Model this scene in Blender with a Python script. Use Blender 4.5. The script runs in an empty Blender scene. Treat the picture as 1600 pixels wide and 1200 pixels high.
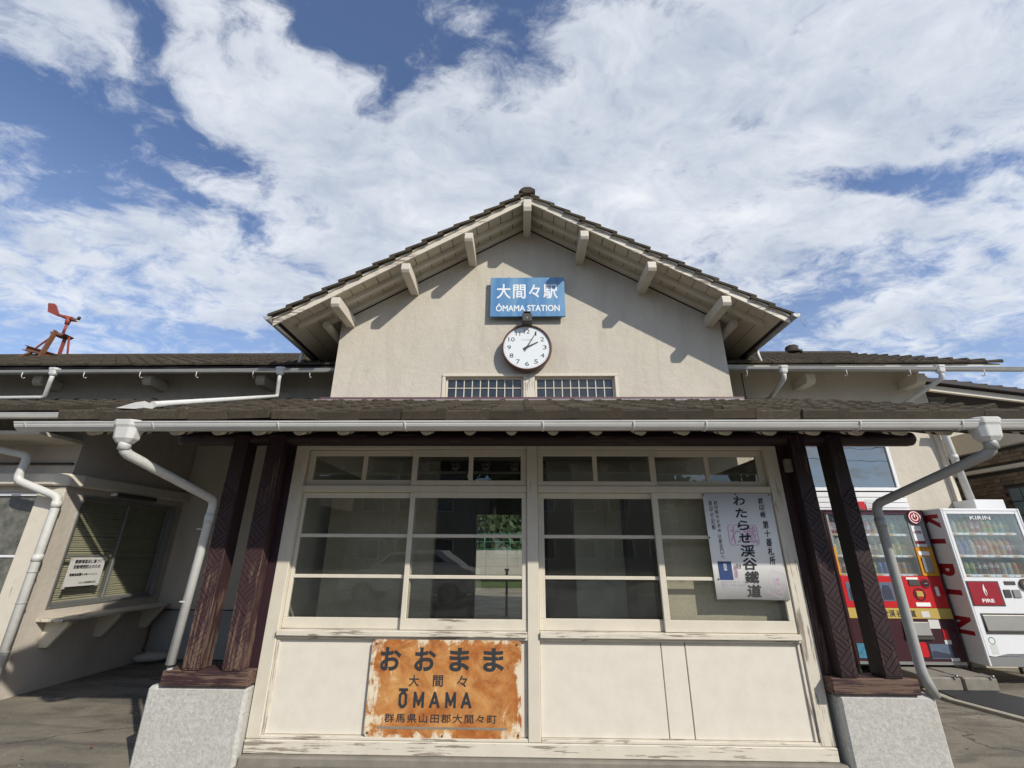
import bpy, bmesh, math, random
from mathutils import Vector, Matrix, Euler
random.seed(7)
R = math.radians
S = bpy.context.scene
COL = S.collection
# ------------------------------------------------------------------ camera
cam = bpy.data.cameras.new('camera'); camo = bpy.data.objects.new('camera', cam); COL.objects.link(camo)
cam.sensor_width = 36; cam.lens = 693.3 / 1600 * 36
cam.clip_start = .02; cam.clip_end = 2000
camo.matrix_world = Matrix.Translation((0, 0, 1.45)) @ Matrix.Rotation(R(1.2885), 4, 'Z') @ Matrix.Rotation(R(90 + 20.567), 4, 'X') @ Matrix.Rotation(R(.33), 4, 'Z')
S.camera = camo
# ------------------------------------------------------------------ sun and sky
SUN_DIR = Vector((-.90, 1.0, -.95)).normalized()          # the way the light travels
sl = bpy.data.lights.new('sun', 'SUN'); sl.energy = 3.05; sl.angle = R(.8); sl.color = (1, .94, .84)
so = bpy.data.objects.new('sun', sl); COL.objects.link(so); so.rotation_euler = SUN_DIR.to_track_quat('-Z', 'Y').to_euler()
so.location = (5, -5, 12)
S.view_settings.view_transform = 'Standard'; S.view_settings.look = 'None'
S.view_settings.exposure = .46; S.view_settings.gamma = 1
S.view_settings.use_curve_mapping = False
S.render.engine = 'CYCLES'
try:
    S.cycles.use_denoising = True
    S.cycles.max_bounces = 6; S.cycles.transparent_max_bounces = 12
except Exception: pass

BLOBS=[(-0.523,0.786,0.405,0.156,1.079,0.75),(-0.939,0.547,0.161,0.09,0.312,0.6),(-0.998,0.659,0.096,0.043,0.506,0.55),(-1.191,1.146,0.551,0.237,0.488,0.45),(-1.599,1.375,0.44,0.184,0.188,0.3),(0.717,0.711,0.623,0.336,-0.039,0.75),(0.409,1.197,0.676,0.293,0.144,0.7),(-0.375,1.057,0.423,0.22,0.353,0.45),(1.546,1.404,0.375,0.254,-0.688,0.5),(1.072,1.095,0.441,0.07,-0.021,0.4),(0.626,0.456,0.317,0.18,-0.107,0.5),(-0.821,0.735,0.061,0.059,0.863,0.4),(-0.656,1.274,0.367,0.17,-0.127,0.5),(0.135,0.699,0.08,0.079,0.343,0.3),(-0.238,0.844,0.114,0.046,0.637,0.35),(0.126,1.027,0.174,0.15,1.095,0.4),(-1.124,0.785,0.218,0.118,0.371,-0.8),(-0.799,0.627,0.153,0.036,2.052,-0.8),(-0.286,0.664,0.225,0.084,0.4,-0.75),(-0.35,0.767,0.089,0.052,1.059,-0.5),(0.033,0.657,0.14,0.041,1.116,-0.5),(-0.775,0.891,0.077,0.05,0.661,-0.5),(1.035,0.979,0.303,0.047,-0.327,-0.9),(1.138,1.481,0.268,0.092,-0.654,-0.7),(1.588,1.761,0.531,0.096,-0.113,-0.2),(-1.567,1.597,0.513,0.082,0.22,-0.5),(-0.302,1.06,0.159,0.054,-0.313,-0.35),(-0.386,0.646,0.048,0.031,0.942,-0.4),(-0.85,1.121,0.196,0.04,0.928,-0.5),(-1.22,0.943,0.127,0.045,0.229,-0.4)]

class NT:
    def __init__(s, tree): s.t = tree; s.n = tree.nodes; s.l = tree.links
    def new(s, typ, **kw):
        n = s.n.new(typ)
        for k, v in kw.items():
            if k.startswith('i_'):
                key = k[2:]; key = int(key) if key.isdigit() else key
                s.put(n, key, v)
            else: setattr(n, k, v)
        return n
    def put(s, n, key, v):
        if hasattr(v, 'is_output') or isinstance(v, bpy.types.NodeSocket): s.l.new(v, n.inputs[key])
        else: n.inputs[key].default_value = v
    def math(s, op, a, b=None, c=None, clamp=False):
        n = s.n.new('ShaderNodeMath'); n.operation = op; n.use_clamp = clamp
        s.put(n, 0, a)
        if b is not None: s.put(n, 1, b)
        if c is not None: s.put(n, 2, c)
        return n.outputs[0]
    def vmath(s, op, a, b=None):
        n = s.n.new('ShaderNodeVectorMath'); n.operation = op
        s.put(n, 0, a)
        if b is not None: s.put(n, 1, b)
        return n
    def noise(s, vec, scale, detail=4, rough=.5, dist=0):
        n = s.n.new('ShaderNodeTexNoise'); s.put(n, 'Vector', vec); s.put(n, 'Scale', scale)
        s.put(n, 'Detail', detail); s.put(n, 'Roughness', rough); s.put(n, 'Distortion', dist)
        return n.outputs[0]
    def mr(s, v, a, b, c=0, d=1, smooth=False):
        n = s.n.new('ShaderNodeMapRange'); s.put(n, 0, v)
        if smooth: n.interpolation_type = 'SMOOTHSTEP'
        for i, x in enumerate((a, b, c, d)): s.put(n, i + 1, x)
        return n.outputs[0]
    def mix(s, f, a, b, blend='MIX'):
        n = s.n.new('ShaderNodeMix'); n.data_type = 'RGBA'; n.blend_type = blend
        s.put(n, 0, f); s.put(n, 6, a); s.put(n, 7, b)
        return n.outputs[2]

def c4(c): return (c[0], c[1], c[2], 1)
w = bpy.data.worlds.new('World'); S.world = w; w.use_nodes = True
T = NT(w.node_tree); T.n.clear()
out = T.new('ShaderNodeOutputWorld'); bg = T.new('ShaderNodeBackground'); T.l.new(bg.outputs[0], out.inputs[0])
sky = T.new('ShaderNodeTexSky', sky_type='NISHITA', sun_disc=False, sun_elevation=R(35.2), sun_rotation=R(138), altitude=150, air_density=1.0, dust_density=.6, ozone_density=3.0)
tc = T.new('ShaderNodeTexCoord'); d = tc.outputs['Generated']
sp = T.new('ShaderNodeSeparateXYZ'); T.l.new(d, sp.inputs[0])
zc = T.math('MULTIPLY', T.math('MAXIMUM', T.math('ADD', sp.outputs[2], .2), .1), 1/1.3)
px = T.math('DIVIDE', sp.outputs[0], zc); py = T.math('DIVIDE', sp.outputs[1], zc)
cb = T.new('ShaderNodeCombineXYZ'); T.l.new(px, cb.inputs[0]); T.l.new(py, cb.inputs[1]); P = cb.outputs[0]
rot = T.new('ShaderNodeMapping'); T.l.new(P, rot.inputs[0]); rot.inputs[2].default_value = (0, 0, R(-35)); rot.inputs[3].default_value = (.85, 1.15, 1)
rp = rot.outputs[0]
wn = T.new('ShaderNodeTexNoise'); T.l.new(rp, wn.inputs['Vector']); wn.inputs['Scale'].default_value = 3.5; wn.inputs['Detail'].default_value = 3
wsub = T.vmath('SUBTRACT', wn.outputs[1], (.5, .5, .5)).outputs[0]
wsc = T.new('ShaderNodeVectorMath', operation='SCALE'); T.l.new(wsub, wsc.inputs[0]); wsc.inputs[3].default_value = .22
wp = T.vmath('ADD', rp, wsc.outputs[0]).outputs[0]
wsc2 = T.new('ShaderNodeVectorMath', operation='SCALE'); T.l.new(wsub, wsc2.inputs[0]); wsc2.inputs[3].default_value = .35
Pb = T.vmath('ADD', P, wsc2.outputs[0]).outputs[0]
n1 = T.noise(wp, 2.9, 9, .60); n2 = T.noise(wp, 9.5, 8, .66)
f = T.math('ADD', T.math('MULTIPLY', T.math('SUBTRACT', n1, .5), 2.9), T.math('MULTIPLY', T.math('SUBTRACT', n2, .5), 2.9))
for (cx, cy, a, b, ang, amp) in BLOBS:
    m = T.new('ShaderNodeMapping', vector_type='TEXTURE'); T.l.new(Pb, m.inputs[0])
    m.inputs[1].default_value = (cx, cy, 0); m.inputs[2].default_value = (0, 0, ang); m.inputs[3].default_value = (a * 1.15, b * 1.25, 1)
    ln = T.vmath('LENGTH', m.outputs[0]).outputs['Value']
    f = T.math('ADD', f, T.math('MULTIPLY', T.mr(ln, .0, 1.85, 1, 0, True), amp * (1.0 if amp > 0 else 1.35)))
n3 = T.noise(wp, 27, 6, .68)
f = T.math('ADD', f, T.math('MULTIPLY', T.math('SUBTRACT', n3, .5), .8))
f = T.math('ADD', f, .06)
dens = T.math('ADD', T.math('MULTIPLY', T.mr(f, -.42, .95, 0, 1, True), .93), .03)
# thick parts are greyer, the edges and thin billows are bright
sh = T.noise(wp, 1.9, 6, .55); sh2 = T.noise(wp, 6.0, 5, .6)
thick = T.math('ADD', T.math('MULTIPLY', T.math('SUBTRACT', f, .75), .28), T.math('MULTIPLY', T.math('SUBTRACT', sh, .5), -1.8))
thick = T.math('ADD', thick, T.math('MULTIPLY', T.math('SUBTRACT', sh2, .5), -1.1))
tt = T.mr(thick, -.38, .68, 0, 1)
ccol = T.mix(tt, (6.9, 7.1, 7.4, 1), (3.0, 3.55, 4.5, 1))
dens = T.math('MULTIPLY', dens, .95)
hz = T.mr(sp.outputs[2], .25, .65, .33, 0, True)
blue = T.mix(1.0, sky.outputs[0], (.86,.94,1.1, 1), 'MULTIPLY')
blue = T.mix(hz, blue, (3.9, 4.9, 6.6, 1))
colr = T.mix(dens, blue, ccol)
# the ground half of the world, never seen past the ground sheet
T.l.new(colr, bg.inputs[0]); bg.inputs[1].default_value = .1

# ------------------------------------------------------------------ materials
MAT = {}
def mat(name, fn):
    m = bpy.data.materials.new(name); m.use_nodes = True
    t = NT(m.node_tree); t.n.clear()
    o = t.new('ShaderNodeOutputMaterial'); b = t.new('ShaderNodeBsdfPrincipled'); t.l.new(b.outputs[0], o.inputs[0])
    g = t.new('ShaderNodeNewGeometry').outputs['Position']
    fn(t, b, g, o); MAT[name] = m; return m
def sc(t, p, v):
    m = t.new('ShaderNodeVectorMath', operation='MULTIPLY'); t.l.new(p, m.inputs[0]); m.inputs[1].default_value = v; return m.outputs[0]
def bump(t, b, h, strength, dist=.01):
    n = t.new('ShaderNodeBump'); t.l.new(h, n.inputs['Height']); n.inputs['Strength'].default_value = strength; n.inputs['Distance'].default_value = dist
    t.l.new(n.outputs[0], b.inputs['Normal'])
def plain(name, col, rough=.5, var=.12, scale=9, metal=0, bmp=0, spec=.5, obj_var=0):
    def f(t, b, g, o):
        n = t.noise(g, scale, 5, .6); n2 = t.noise(g, scale * .17, 3, .5)
        k = t.math('ADD', t.math('MULTIPLY', n, .6), t.math('MULTIPLY', n2, .4))
        v = t.mr(k, .25, .75, 1 - var, 1 + var)
        if obj_var:
            oi = t.new('ShaderNodeObjectInfo').outputs['Random']
            v = t.math('MULTIPLY', v, t.mr(oi, 0, 1, 1 - obj_var, 1 + obj_var))
        cc = t.new('ShaderNodeVectorMath', operation='SCALE'); cc.inputs[0].default_value = col; t.l.new(v, cc.inputs[3])
        t.l.new(cc.outputs[0], b.inputs['Base Color'])
        b.inputs['Roughness'].default_value = rough; b.inputs['Metallic'].default_value = metal
        b.inputs['Specular IOR Level'].default_value = spec
        if bmp: bump(t, b, n, bmp, .004)
    return mat(name, f)

def plaster(name, col, dirt=.35, crack=True, rough=.9, bstr=.8):
    def f(t, b, g, o):
        big = t.noise(g, .9, 5, .6); mid = t.noise(g, 5, 6, .65); fine = t.noise(g, 60, 4, .7)
        streak = t.noise(sc(t, g, (3.2, 3.2, .5)), 1.0, 7, .68, .6)
        base = t.mix(t.mr(big, .3, .7), c4([x * .93 for x in col]), c4([x * 1.06 for x in col]))
        base = t.mix(t.mr(mid, .45, .8, 0, .28), base, c4([x * .8 for x in col]))
        base = t.mix(t.math('MULTIPLY', t.mr(streak, .48, .72), dirt), base, c4((col[0] * .62, col[1] * .6, col[2] * .56)))
        h = t.math('ADD', t.math('MULTIPLY', fine, .25), t.math('MULTIPLY', mid, 1.0))
        h = t.math('ADD', h, t.math('MULTIPLY', t.noise(g, 17, 4, .6), .5))
        if crack:
            vo = t.new('ShaderNodeTexVoronoi', feature='DISTANCE_TO_EDGE'); vo.inputs['Scale'].default_value = .75
            wv = t.new('ShaderNodeTexNoise'); t.l.new(g, wv.inputs['Vector']); wv.inputs['Scale'].default_value = 2.2; wv.inputs['Detail'].default_value = 5
            s1 = t.new('ShaderNodeVectorMath', operation='SCALE'); t.l.new(wv.outputs[1], s1.inputs[0]); s1.inputs[3].default_value = .55
            t.l.new(t.vmath('ADD', g, s1.outputs[0]).outputs[0], vo.inputs['Vector'])
            ck = t.math('MULTIPLY', t.mr(vo.outputs[0], 0, .006, 1, 0), t.mr(t.noise(g, 1.3, 2), .5, .62))
            base = t.mix(t.math('MULTIPLY', ck, .3), base, c4([x * .45 for x in col]))
        t.l.new(base, b.inputs['Base Color']); b.inputs['Roughness'].default_value = rough
        b.inputs['Specular IOR Level'].default_value = .25
        bump(t, b, h, bstr, .012)
    return mat(name, f)

def painted(name, col, axis, peel, wood=(.2, .17, .14), rough=.55, low=False):
    """old paint over wood; grain runs along axis 'x','y' or 'z'; peel 0..1"""
    s = {'x': (2.6, 50, 50), 'y': (50, 2.6, 50), 'z': (50, 50, 2.6)}[axis]
    s2 = {'x': (3, 70, 70), 'y': (70, 3, 70), 'z': (70, 70, 3)}[axis]
    def f(t, b, g, o):
        gr = t.noise(sc(t, g, s), 1.0, 6, .65, .4); gf = t.noise(sc(t, g, s2), 1.0, 4, .6)
        patch = t.noise(g, 2.1, 4, .6)
        k = t.math('ADD', t.math('MULTIPLY', gr, .62), t.math('MULTIPLY', patch, .38))
        k = t.math('ADD', k, t.math('MULTIPLY', t.math('SUBTRACT', gf, .5), .22))
        th = .66 - .2 * peel
        if low:      # weather reaches the lower half of the posts most
            sp_ = t.new('ShaderNodeSeparateXYZ'); t.l.new(g, sp_.inputs[0]); k = t.math('ADD', k, t.mr(sp_.outputs[2], .5, 1.5, .035, -.10))
        m = t.mr(k, th, th + .035)
        dirt = t.mr(t.noise(g, 7, 5, .65), .4, .8, 0, .35)
        pc = t.mix(dirt, c4(col), c4((col[0] * .7, col[1] * .68, col[2] * .62)))
        wc = t.mix(gf, c4([x * .6 for x in wood]), c4([x * 1.5 for x in wood]))
        t.l.new(t.mix(m, pc, wc), b.inputs['Base Color'])
        t.l.new(t.mr(m, 0, 1, rough, .9), b.inputs['Roughness'])
        b.inputs['Specular IOR Level'].default_value = .35
        h = t.math('ADD', t.math('MULTIPLY', m, -.7), t.math('MULTIPLY', gf, .3))
        bump(t, b, h, .55, .003)
    return mat(name, f)

CREAM = (.64, .59, .49)
plaster('gable_plaster', (.56, .515, .43), .38)
plaster('side_plaster', (.56, .515, .43), .35)
plaster('wing_plaster', (.55, .495, .43), .45)
plaster('white_plaster', (.60, .56, .49), .3, False)
plaster('granite_dado', (.36, .36, .33), .3, False, .9, .9)
for ax in 'xyz':
    painted('cream_' + ax, CREAM, ax, .12)
    painted('peel_' + ax, (.66, .61, .51), ax, .62, (.26, .22, .18))
    painted('brown_' + ax, (.032, .017, .019), ax, .45, (.11, .07, .05), .5)
    painted('rough_' + ax, (.045, .022, .024), ax, .85, (.13, .082, .06), .6, True)
painted('board_cream', (.60, .54, .43), 'y', .1)
painted('panel_cream', (.70, .655, .565), 'z', -.6)
painted('soffit_dark', (.028, .018, .018), 'y', .1, (.05, .035, .03))
painted('purple_panel', (.035, .017, .022), 'z', .12, (.1, .07, .06), .4)
def pvc(name, col):
    def f(t, b, g, o):
        n = t.noise(sc(t, g, (2.2, 9, 9)), 1.4, 6, .65); n2 = t.noise(sc(t, g, (9, 9, 1.2)), 1.6, 6, .65); n3 = t.noise(g, 38, 4, .7)
        d = t.math('MULTIPLY', t.mr(n, .42, .75, 0, .55), t.mr(n2, .35, .7, .3, 1))
        base = t.mix(d, c4(col), c4((col[0] * .52, col[1] * .5, col[2] * .44)))
        base = t.mix(t.mr(n3, .62, .75, 0, .3), base, c4([x * .6 for x in col]))
        t.l.new(base, b.inputs['Base Color']); t.l.new(t.mr(d, 0, .5, .38, .75), b.inputs['Roughness'])
        bump(t, b, n2, .15, .01)
    return mat(name, f)
pvc('pvc', (.62, .62, .59)); pvc('pvc_grey', (.38, .385, .37))
plain('white_metal', (.76, .77, .78), .3, .04, 4)
plain('alu_white', (.74, .74, .74), .35, .05, 4)
plain('alu', (.33, .33, .32), .4, .08, 6, .6)
plain('dark_metal', (.06, .055, .05), .5, .2, 12)
plain('black_rubber', (.025, .026, .028), .7, .25, 20, bmp=.3)
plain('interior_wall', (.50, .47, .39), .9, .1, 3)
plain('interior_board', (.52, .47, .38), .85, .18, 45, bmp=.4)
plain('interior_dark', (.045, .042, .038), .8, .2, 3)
plain('interior_floor', (.09, .09, .085), .6, .2, 4)
plain('tube_white', (.75, .78, .78), .4, .03)
plain('ink', (.02, .02, .022), .7, .05)
plain('clock_face', (.74, .78, .78), .35, .02)
plain('clock_rim', (.12, .05, .035), .4, .15, 20)
plain('paper', (.88, .88, .86), .55, .04, 6)
plain('notice_paper', (.62, .62, .60), .6, .05, 6)
plain('pink_ink', (.62, .42, .56), .7, .25, 30)
plain('faint_ink', (.5, .46, .52), .7, .1)
plain('navy', (.02, .05, .16), .5, .05)
plain('red_rust', (.26, .048, .03), .6, .3, 9, bmp=.3)
plain('brown_rust', (.16, .065, .03), .8, .35, 12, bmp=.4)
plain('vm_red', (.52, .012, .016), .3, .05, 4)
plain('vm_letter', (.30, .010, .022), .35, .06, 4)
plain('vm_maroon', (.045, .012, .018), .3, .1, 4)
plain('vm_gold', (.5, .36, .09), .4, .05)
plain('vm_yellow', (.62, .28, .015), .4, .05)
plain('vm_inside', (.16, .42, .62), .5, .12, 3)
plain('vm_inside_grey', (.25, .27, .27), .5, .12, 3)
plain('vm_steel', (.32, .31, .28), .4, .12, 10, .5)
plain('lettering_white', (.76, .79, .8), .5, .04)
plain('stone', (.42, .40, .33), .85, .15, 9, bmp=.5)
plain('concrete_block', (.22, .20, .165), .9, .3, 9, bmp=.6)
plain('tile_wall', (.12, .085, .055), .5, .3, 3, obj_var=.35, bmp=.3)
plain('glass_block', (.16, .2, .2), .15, .2, 12)
plain('cushion_dark', (.02, .02, .02), .6)
plain('blind', (.58, .54, .41), .55, .12, 8)
plain('photo_sky', (.10, .14, .2), .4, .2, 20)
plain('photo_dark', (.04, .045, .07), .4, .3, 20)
plain('teal_print', (.05, .2, .28), .4, .5, 30)
BOT = []
def drink(name, col, k):
    def f(t, b, g, o):
        tc = t.new('ShaderNodeTexCoord').outputs['Object']; s = t.new('ShaderNodeSeparateXYZ'); t.l.new(tc, s.inputs[0]); z = s.outputs[2]
        lab = t.math('MULTIPLY', t.math('GREATER_THAN', z, .045 + .01 * (k % 3)), t.math('LESS_THAN', z, .095))
        n = t.noise(g, 55, 4, .7)
        c1 = t.mix(t.mr(n, .42, .58), c4(((.6, .6, .58), (.5, .45, .2), (.45, .1, .08), (.12, .2, .4))[k % 4]), c4([x * .6 + .03 for x in col]))
        base = t.mix(lab, c4([x * .55 + .06 for x in col]), c1)
        base = t.mix(t.math('GREATER_THAN', z, .155), base, (.5, .5, .5, 1))
        t.l.new(base, b.inputs['Base Color']); b.inputs['Roughness'].default_value = .25
    return mat(name, f)
for i, c in enumerate([(.5, .05, .02), (.12, .3, .05), (.55, .25, .03), (.03, .12, .42), (.08, .05, .03), (.5, .5, .45), (.35, .42, .06), (.6, .35, .05), (.3, .12, .05), (.06, .25, .2)]):
    BOT.append(drink('drink_%d' % i, c, i))

def f(t, b, g, o):      # cement roof tile, dark with lichen
    oi = t.new('ShaderNodeObjectInfo').outputs['Random']
    n = t.noise(g, 6, 7, .7); n2 = t.noise(g, 40, 5, .75); n3 = t.noise(g, 1.2, 4, .6)
    base = t.mix(n, (.020, .016, .012, 1), (.088, .070, .047, 1))
    li = t.math('ADD', t.math('MULTIPLY', n2, .6), t.math('MULTIPLY', n3, .4))
    base = t.mix(t.mr(li, .52, .66, 0, .55), base, (.13, .12, .085, 1))
    base = t.mix(t.mr(t.noise(g, 95, 3, .6), .68, .76, 0, .8), base, (.30, .29, .25, 1))
    v = t.new('ShaderNodeHueSaturation'); t.l.new(base, v.inputs['Color']); t.l.new(t.mr(oi, 0, 1, .85, 1.18), v.inputs['Value'])
    t.l.new(v.outputs[0], b.inputs['Base Color']); b.inputs['Roughness'].default_value = .92; b.inputs['Specular IOR Level'].default_value = .3
    bump(t, b, t.math('ADD', n, n2), .4, .008)
mat('roof_tile', f)

def f(t, b, g, o):      # granite-like sprayed stone of the pedestals
    n = t.noise(g, 42, 6, .75); n2 = t.noise(g, 13, 5, .65); n3 = t.noise(g, 3.5, 5, .65)
    base = t.mix(t.mr(n, .3, .7), (.36, .35, .32, 1), (.60, .59, .55, 1))
    base = t.mix(t.mr(n2, .5, .75, 0, .4), base, (.33, .32, .28, 1))
    base = t.mix(t.mr(n3, .5, .75, 0, .4), base, (.42, .39, .33, 1))
    t.l.new(base, b.inputs['Base Color']); b.inputs['Roughness'].default_value = .9
    bump(t, b, n, .7, .008)
mat('pedestal_stone', f)

def f(t, b, g, o):      # ground concrete with stains
    n = t.noise(g, 1.1, 7, .62, .6); n2 = t.noise(g, 26, 6, .75); n3 = t.noise(sc(t, g, (.9, 3.2, 1)), 1.3, 5, .6, .8)
    base = t.mix(t.mr(n, .3, .7), (.14, .118, .085, 1), (.31, .27, .2, 1))
    base = t.mix(t.mr(n3, .45, .62, 0, .8), base, (.08, .07, .055, 1))
    base = t.mix(t.mr(n2, .35, .75, 0, .5), base, (.25, .235, .2, 1))
    t.l.new(base, b.inputs['Base Color']); b.inputs['Roughness'].default_value = .9
    vo = t.new('ShaderNodeTexVoronoi', feature='DISTANCE_TO_EDGE'); vo.inputs['Scale'].default_value = .55
    wv = t.new('ShaderNodeTexNoise'); t.l.new(g, wv.inputs['Vector']); wv.inputs['Scale'].default_value = 3.0; wv.inputs['Detail'].default_value = 6
    s1 = t.new('ShaderNodeVectorMath', operation='SCALE'); t.l.new(wv.outputs[1], s1.inputs[0]); s1.inputs[3].default_value = .45
    t.l.new(t.vmath('ADD', g, s1.outputs[0]).outputs[0], vo.inputs['Vector'])
    ck = t.mr(vo.outputs[0], 0, .008, 1, 0)
    n5 = t.noise(g, 90, 4, .8)
    base = t.mix(t.mr(n5, .6, .75, 0, .5), base, (.05, .045, .04, 1)); base = t.mix(t.mr(n5, .40, .28, 0, .45), base, (.36, .34, .3, 1))
    base = t.mix(t.math('MULTIPLY', ck, .75), base, (.03, .027, .024, 1)); t.l.new(base, b.inputs['Base Color'])
    bump(t, b, t.math('SUBTRACT', t.math('ADD', n2, n5), ck), .7, .012)
mat('ground_concrete', f)
def f(t, b, g, o):
    n = t.noise(g, 40, 6, .75); n2 = t.noise(g, 1, 4, .6)
    base = t.mix(n, (.03, .03, .032, 1), (.07, .07, .072, 1)); base = t.mix(t.mr(n2, .4, .7, 0, .4), base, (.09, .088, .085, 1))
    t.l.new(base, b.inputs['Base Color']); b.inputs['Roughness'].default_value = .85; bump(t, b, n, .6, .01)
mat('asphalt', f)

def f(t, b, g, o):      # rusty enamel plate, cream where the rust has not reached
    n = t.noise(g, 4.2, 8, .68, .8); n2 = t.noise(g, 16, 6, .7); n3 = t.noise(sc(t, g, (16, 5, 3.0)), 1, 6, .65)
    s = t.new('ShaderNodeSeparateXYZ'); t.l.new(g, s.inputs[0])
    ex = t.math('MULTIPLY', t.math('ABSOLUTE', t.math('SUBTRACT', s.outputs[0], -.59)), 1 / .59)
    ez = t.math('MULTIPLY', t.math('ABSOLUTE', t.math('SUBTRACT', s.outputs[2], .47)), 1 / .33)
    e = t.math('MAXIMUM', ex, ez)
    rust = t.mix(t.mr(n2, .3, .7), (.27, .075, .014, 1), (.50, .175, .035, 1))
    rust = t.mix(t.mr(n, .42, .62, 0, .85), rust, (.62, .33, .11, 1))
    rust = t.mix(t.mr(t.noise(g, 30, 4, .7), .62, .72, 0, .7), rust, (.13, .04, .015, 1))
    k = t.math('ADD', t.math('ADD', t.math('MULTIPLY', n, .5), t.math('MULTIPLY', n3, .35)), t.math('MULTIPLY', n2, .15))
    k = t.math('ADD', k, t.mr(e, .6, 1.0, 0, .135))
    col = t.mix(t.mr(k, .60, .65), rust, t.mix(n2, (.64, .52, .33, 1), (.80, .75, .62, 1)))
    t.l.new(col, b.inputs['Base Color']); b.inputs['Roughness'].default_value = .6; bump(t, b, k, .5, .003)
mat('rust_plate', f)
def f(t, b, g, o):      # worn black letters on that plate
    n = t.noise(g, 18, 6, .72)
    t.l.new(t.mix(t.mr(n, .62, .68), (.028, .032, .036, 1), (.42, .20, .09, 1)), b.inputs['Base Color']); b.inputs['Roughness'].default_value = .6
mat('worn_ink', f)
def f(t, b, g, o):      # faded blue sign
    n = t.noise(sc(t, g, (6, 6, .8)), 1, 5, .6); n2 = t.noise(g, 8, 5, .6)
    base = t.mix(t.mr(n, .35, .7), (.065, .20, .42, 1), (.17, .34, .50, 1)); base = t.mix(t.mr(n2, .5, .8, 0, .3), base, (.05, .15, .30, 1))
    t.l.new(base, b.inputs['Base Color']); b.inputs['Roughness'].default_value = .5
mat('blue_sign', f)

def glass(name, tint, rough, boost, dust, dustcol=(.3, .3, .27)):
    def f(t, b, g, o):
        t.n.remove(b)
        tr = t.new('ShaderNodeBsdfTransparent'); tr.inputs[0].default_value = c4(tint)
        gl = t.new('ShaderNodeBsdfGlossy'); gl.inputs['Roughness'].default_value = rough; gl.inputs[0].default_value = (.9, .95, .95, 1)
        df = t.new('ShaderNodeBsdfDiffuse'); df.inputs[0].default_value = c4(dustcol)
        ge = t.new('ShaderNodeNewGeometry'); dt = t.math('ABSOLUTE', t.vmath('DOT_PRODUCT', ge.outputs['Normal'], ge.outputs['Incoming']).outputs['Value'])
        fz = t.math('ADD', .042, t.math('MULTIPLY', t.math('POWER', t.math('SUBTRACT', 1, dt), 5), .95))
        nb = t.new('ShaderNodeBump'); t.l.new(t.noise(g, 1.7, 2), nb.inputs['Height']); nb.inputs['Strength'].default_value = .05; nb.inputs['Distance'].default_value = .03
        t.l.new(nb.outputs[0], gl.inputs['Normal'])
        m1 = t.new('ShaderNodeMixShader'); t.l.new(t.math('MULTIPLY', fz, boost, clamp=True), m1.inputs[0]); t.l.new(tr.outputs[0], m1.inputs[1]); t.l.new(gl.outputs[0], m1.inputs[2])
        m2 = t.new('ShaderNodeMixShader'); t.l.new(t.mr(t.noise(g, 9, 5, .65), .3, .75, dust * .4, dust * 1.4), m2.inputs[0]); t.l.new(m1.outputs[0], m2.inputs[1]); t.l.new(df.outputs[0], m2.inputs[2])
        t.l.new(m2.outputs[0], o.inputs[0])
    return mat(name, f)
glass('glass', (.90, .91, .88), .0, 1.15, .04)
glass('frosted', (.45, .46, .43), .25, 1.0, .65, (.24, .24, .21))
glass('dark_glass', (.25, .27, .3), .03, 2.0, .25, (.12, .13, .15))
glass('mirror_glass', (.1, .1, .1), .0, 6, .05)
glass('showcase', (.92, .95, .97), .02, 2.2, .055, (.35, .42, .48))

def f(t, b, g, o):
    n = t.noise(g, 2, 4); oi = t.new('ShaderNodeObjectInfo').outputs['Random']
    c = t.mix(n, (.014, .032, .008, 1), (.055, .095, .02, 1)); t.l.new(c, b.inputs['Base Color']); b.inputs['Roughness'].default_value = .7
mat('leaf', f)
plain('bank_grass', (.05, .085, .02), .9, .4, 6, bmp=.5)
plain('bark', (.09, .065, .045), .9, .3)
plain('block_wall', (.36, .35, .31), .9, .15, 4)
plain('pale_kerb', (.36, .33, .27), .9, .3, 9, bmp=.5)
plain('purple_flash', (.12, .06, .065), .5, .15, 8)
plain('lead_flash', (.26, .245, .26), .5, .15, 8)
plain('house_wall', (.25, .22, .19), .9, .1)
plain('house_roof', (.06, .06, .065), .8, .15)
plain('ballast', (.18, .14, .11), .9, .4, 20)
plain('green_fence', (.05, .2, .12), .5)
plain('pole_concrete', (.3, .3, .28), .8, .1)
plain('flame_white', (.8, .78, .76), .5, .02)

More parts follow.
